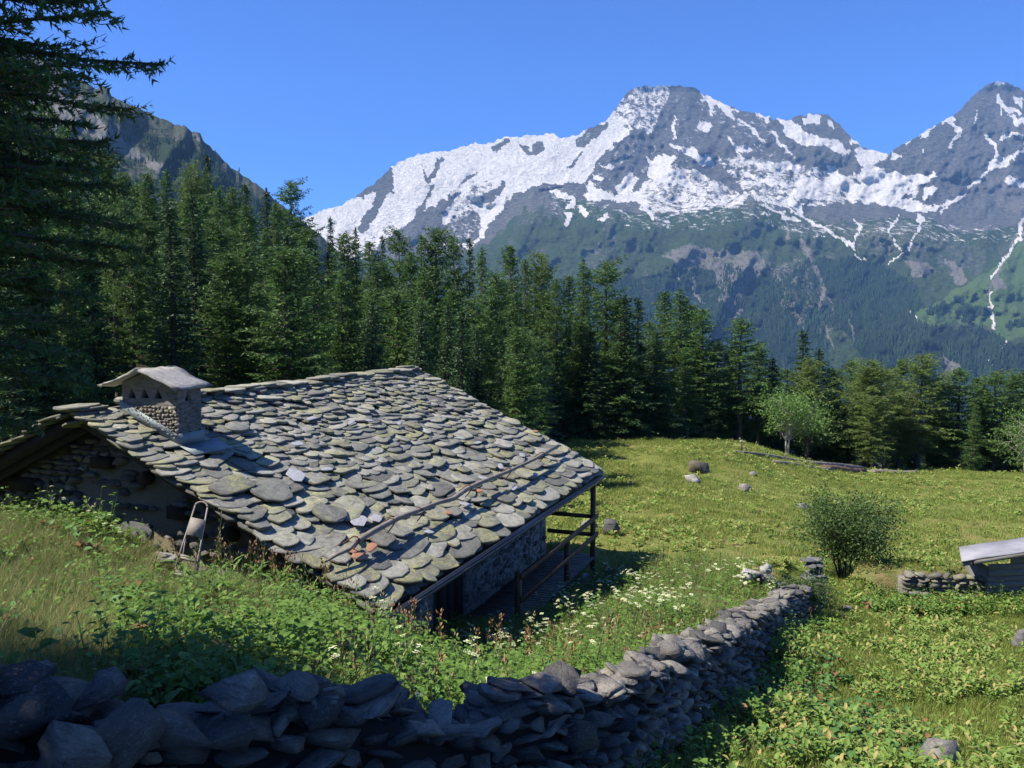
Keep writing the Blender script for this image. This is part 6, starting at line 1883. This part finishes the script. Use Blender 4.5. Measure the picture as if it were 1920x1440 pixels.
def scatter_plants():
    rg = rs(99)
    tuft = [grass_tuft(i, 26, .10, .09, .006, 'grass') for i in range(3)]
    tuft_far = [grass_tuft(10 + i, 22, .14, .22, .016, 'grass', .7) for i in range(3)]
    bank = [grass_tuft(20 + i, 34, .30, .12, .0065, 'bank_grass', .9) for i in range(4)]
    herb = [leafy_plant(30, 'herb', .38, 22, .09, .045, 5, .10), leafy_plant(31, 'herb', .50, 26, .075, .03, 5, .10), leafy_plant(32, 'herb', .30, 16, .12, .07, 4, .12), leafy_plant(33, 'gentian', .34, 20, .08, .035, 5, .1), leafy_plant(34, 'herb', .42, 30, .06, .022, 6, .11), leafy_plant(35, 'dock', .34, 12, .16, .075, 3, .08, 1.0)]
    gent = [leafy_plant(40 + i, 'gentian', .24, 15, .13, .038, 3, .07, 1.0) for i in range(4)]
    gent_far = [leafy_plant(50 + i, 'gentian', .22, 9, .20, .08, 2, .10, .9) for i in range(3)]
    dock = [leafy_plant(60 + i, 'dock', .16, 11, .13, .075, 4, .11, .6) for i in range(3)]
    umb = [tall_weed(70 + i, 'umbel') for i in range(5)]; sor = [tall_weed(80 + i, 'sorrel') for i in range(3)]; see = [tall_weed(90 + i, 'seed') for i in range(3)]
    u_ = lambda x, y: 960 + x / y * FPX
    def ground_pts(n, xr, yr, dens=None, power=1):
        x = rg.uniform(*xr, n); y = rg.uniform(*yr, n)
        k = np.ones(n, bool)
        u = 960 + x / y * FPX
        k &= (u > -140) & (u < 2060)
        return x, y, k
    def hutmask(x, y, m=0.0):
        q = np.stack([x - R0[0], y - R0[1]], -1); a = q @ A[:2]; b = q @ B[:2]
        ins = (a > .55 - m) & (a < LH - .4 + m) & (b > -WH + 1 - m) & (b < WB + m)
        dk = (a > LH - 5.8) & (a < LH - .2) & (b > WB - .1) & (b < WH + .05)
        return ~(ins), ~(dk), a, b
    def finish(name, protos, x, y, sc, label, zj=-.01, tilt=.18, sz=None):
        n = len(x); z = gz(x, y) + zj
        s3 = np.stack([sc, sc, sc if sz is None else sz], -1)
        scatter(name, protos, np.stack([x, y, z], -1), np.c_[rg.normal(0, tilt, (n, 2)), rg.uniform(0, 6.3, n)], s3, rg.randint(0, len(protos), n), label)
    nearwall = lambda x, y: seg_dist(x, y, WPTS)
    # field to the right of the wall
    x, y, k = ground_pts(52000, (-1, 14), (6.0, 22)); k &= (x > wallx(y) + .28) & (nearwall(x, y) > .3) & ~((y < 7) & (x < 2))
    k &= rg.rand(len(x)) < np.clip((13 / y) ** 1.2, .35, 1)
    finish('field_grass', tuft, x[k], y[k], rg.uniform(.8, 1.5, k.sum()), 'short grass of the field in front of the shed')
    x, y, k = ground_pts(14000, (-1, 14), (6.5, 22)); k &= (x > wallx(y) + .45) & (rg.rand(len(x)) < np.clip(2.4 * (fbm(x * .9, y * .9, 201, 4) - .40), .05, 1)); k &= (nearwall(x, y) > .4)
    finish('field_plants', gent, x[k], y[k], rg.uniform(.6, 1.35, k.sum()), 'yellow green broad-leaved plants dotted through the field')
    x, y, k = ground_pts(7000, (0, 9), (7, 16)); d = np.hypot((x - 3.6) / 1.5, (y - 11.3) / 2.8); k &= (d < 1.2) & (rg.rand(len(x)) < np.clip(1.25 - d, 0, 1) * .55); k &= (x > wallx(y) + .5)
    finish('dock_patch', dock, x[k], y[k], rg.uniform(.6, 1.2, k.sum()), 'patch of broad dock leaves with reddish bits beside the wall')
    # meadow beyond
    x, y, k = ground_pts(60000, (-3, 42), (19, 62)); a1_, a2_, _, _ = hutmask(x, y, .2); k &= ~((fbm(x * .30, y * .30, 301, 4) > .56) & (rg.rand(len(x)) < .75)); k &= a1_ & a2_ & (y < forest_edge(x) + 2) & ((y > 21.5) | (x < 6.5) | (x > 3))
    finish('meadow_grass', tuft_far, x[k], y[k], rg.uniform(.7, 1.3, k.sum()), 'rough grass of the alpine meadow behind the hut')
    x, y, k = ground_pts(15000, (-3, 42), (19, 60)); a1_, a2_, _, _ = hutmask(x, y, .3); k &= a1_ & a2_ & (y < forest_edge(x)) & (rg.rand(len(x)) < np.clip(3.2 * (fbm(x * .45, y * .45, 211, 3) - .40), .03, 1))
    finish('meadow_plants', gent_far, x[k], y[k], rg.uniform(.6, 1.25, k.sum()), 'clumps of yellow green leaves all over the meadow')
    # left bank
    x, y, k = ground_pts(26000, (-9, 1), (4.3, 14.5)); a1_, a2_, a, b = hutmask(x, y, 0); k &= a1_ & (y > np.interp(x, SW[:, 0], SW[:, 1]) + .35) & (nearwall(x, y) > .35) & (a < .5) | False
    k &= ~((np.abs(x + 4.3) < .6) & (np.abs(y - 11.7) < .35)) & (a < .4)
    br = fbm(x * .8, y * .8, 221, 3)
    finish('bank_grass', bank, x[k], y[k], rg.uniform(.55, 1.15, k.sum()), 'long fine grass on the bank below the gable', sz=rg.uniform(.5, 1.5, k.sum()) * np.where((np.abs(u_(x[k], y[k]) - 345) < 75) & (y[k] > 8.2), .16, 1))
    x, y, k = ground_pts(27000, (-9, 2), (4.3, 14.0)); a1_, a2_, a, b = hutmask(x, y, 0)
    u = 960 + x / y * FPX
    dens = .035 + np.clip((u - 170) / 200, 0, 1) * np.clip((9.8 - y) / 2 + .2, .0, 1) + (a > -1.0) * (a < .35) * .14 * (b < 1.5) + ((b > 3.2) & (a > -1.6)) * .5
    k &= a1_ & (y > np.interp(x, SW[:, 0], SW[:, 1]) + .4) & (nearwall(x, y) > .4) & (a < .4) & (rg.rand(len(x)) < dens) & (x < wallx(y) - .3)
    k &= ~((np.abs(u - 345) < 65) & (y > 7.6))
    hs = rg.uniform(.7, 1.6, k.sum()) * np.where((u[k] > 240) & (u[k] < 520) & (y[k] > 7.6), .5, 1) * (.7 + .6 * fbm(x[k] * 1.5, y[k] * 1.5, 333, 3))
    finish('bank_herbs', herb, x[k], y[k], hs, 'dense leafy herbs on the bank behind the dark wall')
    # yard between the hut and the wall
    def yard(n):
        x, y, k = ground_pts(n, (-4, 7), (5.3, 21)); a1_, a2_, a, b = hutmask(x, y, .05)
        k &= a1_ & a2_ & (x < wallx(y) - .32) & (nearwall(x, y) > .38) & (y > np.interp(x, SW[:, 0], SW[:, 1]) + .3) & ((a > .4) | (b > WB - .6) | (a < 0)) & ~((y < 9) & (x < -1.6))
        k &= ~((y > 19.5) & (rg.rand(n) < .7))
        return x, y, k, a, b
    x, y, k, a, b = yard(26000); finish('yard_grass', bank, x[k], y[k], rg.uniform(.7, 1.2, k.sum()), 'tall grass between the hut and the field wall', sz=rg.uniform(.8, 1.7, k.sum()))
    x, y, k, a, b = yard(9000); finish('yard_herbs', herb, x[k], y[k], rg.uniform(.8, 1.4, k.sum()), 'leafy undergrowth between the hut and the field wall')
    x, y, k, a, b = yard(15000); k &= rg.rand(len(x)) < np.clip(-.03 + 1.0 * (fbm(x * .8, y * .8, 231, 3) - .50) + .03 * ((x > .6) & (y > 9)), .0, .5); k &= (x > -1.2)
    finish('umbel_flowers', umb, x[k], y[k], rg.uniform(.7, 1.1, k.sum()), 'mass of cream umbel flowers filling the yard by the wall', sz=rg.uniform(.7, 1.1, k.sum()))
    x, y, k, a, b = yard(2600); k &= (y < 13) & (rg.rand(len(x)) < .5); finish('sorrel_spikes', sor + see, x[k], y[k], rg.uniform(.8, 1.25, k.sum()), 'rusty sorrel and straw seed heads among the yard weeds')
    x, y, k = ground_pts(9000, (-1, 6), (5, 17)); d_ = nearwall(x, y); k &= (x > wallx(y) + .2) & (d_ > .28) & (d_ < .95) & (rg.rand(len(x)) < np.clip(1.1 - d_, 0, 1) * .55) & (y > 6.6)
    finish('wall_foot_weeds', herb + [grass_tuft(600 + i, 30, .30, .1, .007, 'bank_grass', .7) for i in range(2)], x[k], y[k], rg.uniform(.6, 1.15, k.sum()), 'shaded weeds along the field side foot of the wall')
    # sparse tall stems on the bank edge, ground herbs along the gable
    x, y, k = ground_pts(1500, (-8.5, 0), (8.5, 14)); a1_, a2_, a, b = hutmask(x, y, 0); k &= (a > -1.3) & (a < .4) & (b < 5.5) & (b > -5) & ~((b > .9) & (b < 3.2)) & (rg.rand(len(x)) < .35)
    finish('gable_weeds', see + herb + umb[:1], x[k], y[k], rg.uniform(.6, 1.1, k.sum()), 'thin weeds along the foot of the gable')
    # wood floor
    x, y, k = ground_pts(9000, (-30, 42), (24, 66)); e = forest_edge(x); k &= (y > e - .8) & (y < e + 5) & (rg.rand(len(x)) < .4)
    finish('forest_edge_growth', tuft_far + gent_far, x[k], y[k], rg.uniform(.8, 1.6, k.sum()), 'low growth along the foot of the trees')
    x, y, k = ground_pts(2600, (7.6, 12), (16.6, 19.2)); k &= (y > 17.4) & (y < 18.6 - .0 * x) & (rg.rand(len(x)) < .5)
    finish('low_wall_plants', gent + herb, x[k], y[k], rg.uniform(.6, 1.3, k.sum()), 'leafy plants along the foot of the low mossy wall and shed')
    tv = np.concatenate(TURF); tv = tv[rg.randint(0, len(tv), 2600)] + rg.normal(0, .04, (2600, 3)) * [1, 1, 0]
    nt = len(tv); scatter('turf_bank_grass', tuft + gent[:1], tv - [0, 0, .02], np.c_[rg.normal(0, .2, (nt, 2)), rg.uniform(0, 6.3, nt)], np.repeat(rg.uniform(.6, 1.1, (nt, 1)), 3, 1), np.where(rg.rand(nt) < .07, 3, rg.randint(0, 3, nt)), 'thin grass growing on the turf banks by the low wall and the ruined corner')
    # individual plants that stand out
    def plant(name, me, p, s, label, cat='plant', rz=0, group=None):
        o = link_mesh(name, me); o.location = p; o.scale = (s, s, s); o.rotation_euler = (0, 0, rz); tag(o, label, cat, group); return o
    def gp_(u, v, y0=3): q = hit(u, v, y0); return (q[0], q[1], gzs(q[0], q[1]) - .02)
    big = [leafy_plant(400 + i, 'gentian', .42, 18, .17, .065, 1, .02, .7) for i in range(3)]
    plant('broadleaf_plant', big[0], gp_(1215, 1438), 1.15, 'upright broad-leaved plant at the foot of the dark wall, bottom edge of the photo')
    plant('broadleaf_plant', big[1], gp_(1292, 1440), 1.0, 'broad-leaved plant with a withered stem right of the upright one', rz=1)
    plant('broadleaf_plant', big[2], gp_(1120, 1446), .9, 'smaller broad-leaved plant just left of the upright one', rz=2)
    for i, (u, v, lb) in enumerate(((1500, 1305, 'rusty brown dock spike standing in the dock patch'), (1488, 1290, 'shorter rusty dock spike left of the taller one'), (1630, 1300, 'dry dock spike in the middle of the field'), (1522, 1205, 'thin dock spike by the shrub at the wall end'))):
        plant('dock_spike', sor[i % 3], gp_(u, v), .75, lb, rz=i)
    um = [tall_weed(500 + i, 'umbel') for i in range(3)]
    for (u, v, Y, s, lb) in ((202, 1035, 11.7, .95, 'tall cream umbel flower standing before the gable'), (180, 1040, 11.9, .75, 'shorter cream umbel flower left of the tall one'), (222, 1045, 11.6, .72, 'thin cream umbel flower right of the tall one'), (720, 1235, 9.5, 1.15, 'tall umbel flower leaning past the gutter end'), (880, 1260, 9.5, 1.25, 'tall cream umbel flower in front of the dark door'), (1000, 1200, 11, 1.0, 'cream umbel flower leaning in front of the shaded yard')):
        q = P(u, v, Y); plant('umbel_flower', um[int(u) % 3], (q[0], q[1], gzs(q[0], q[1]) - .02), s, lb, 'flower')
scatter_plants()
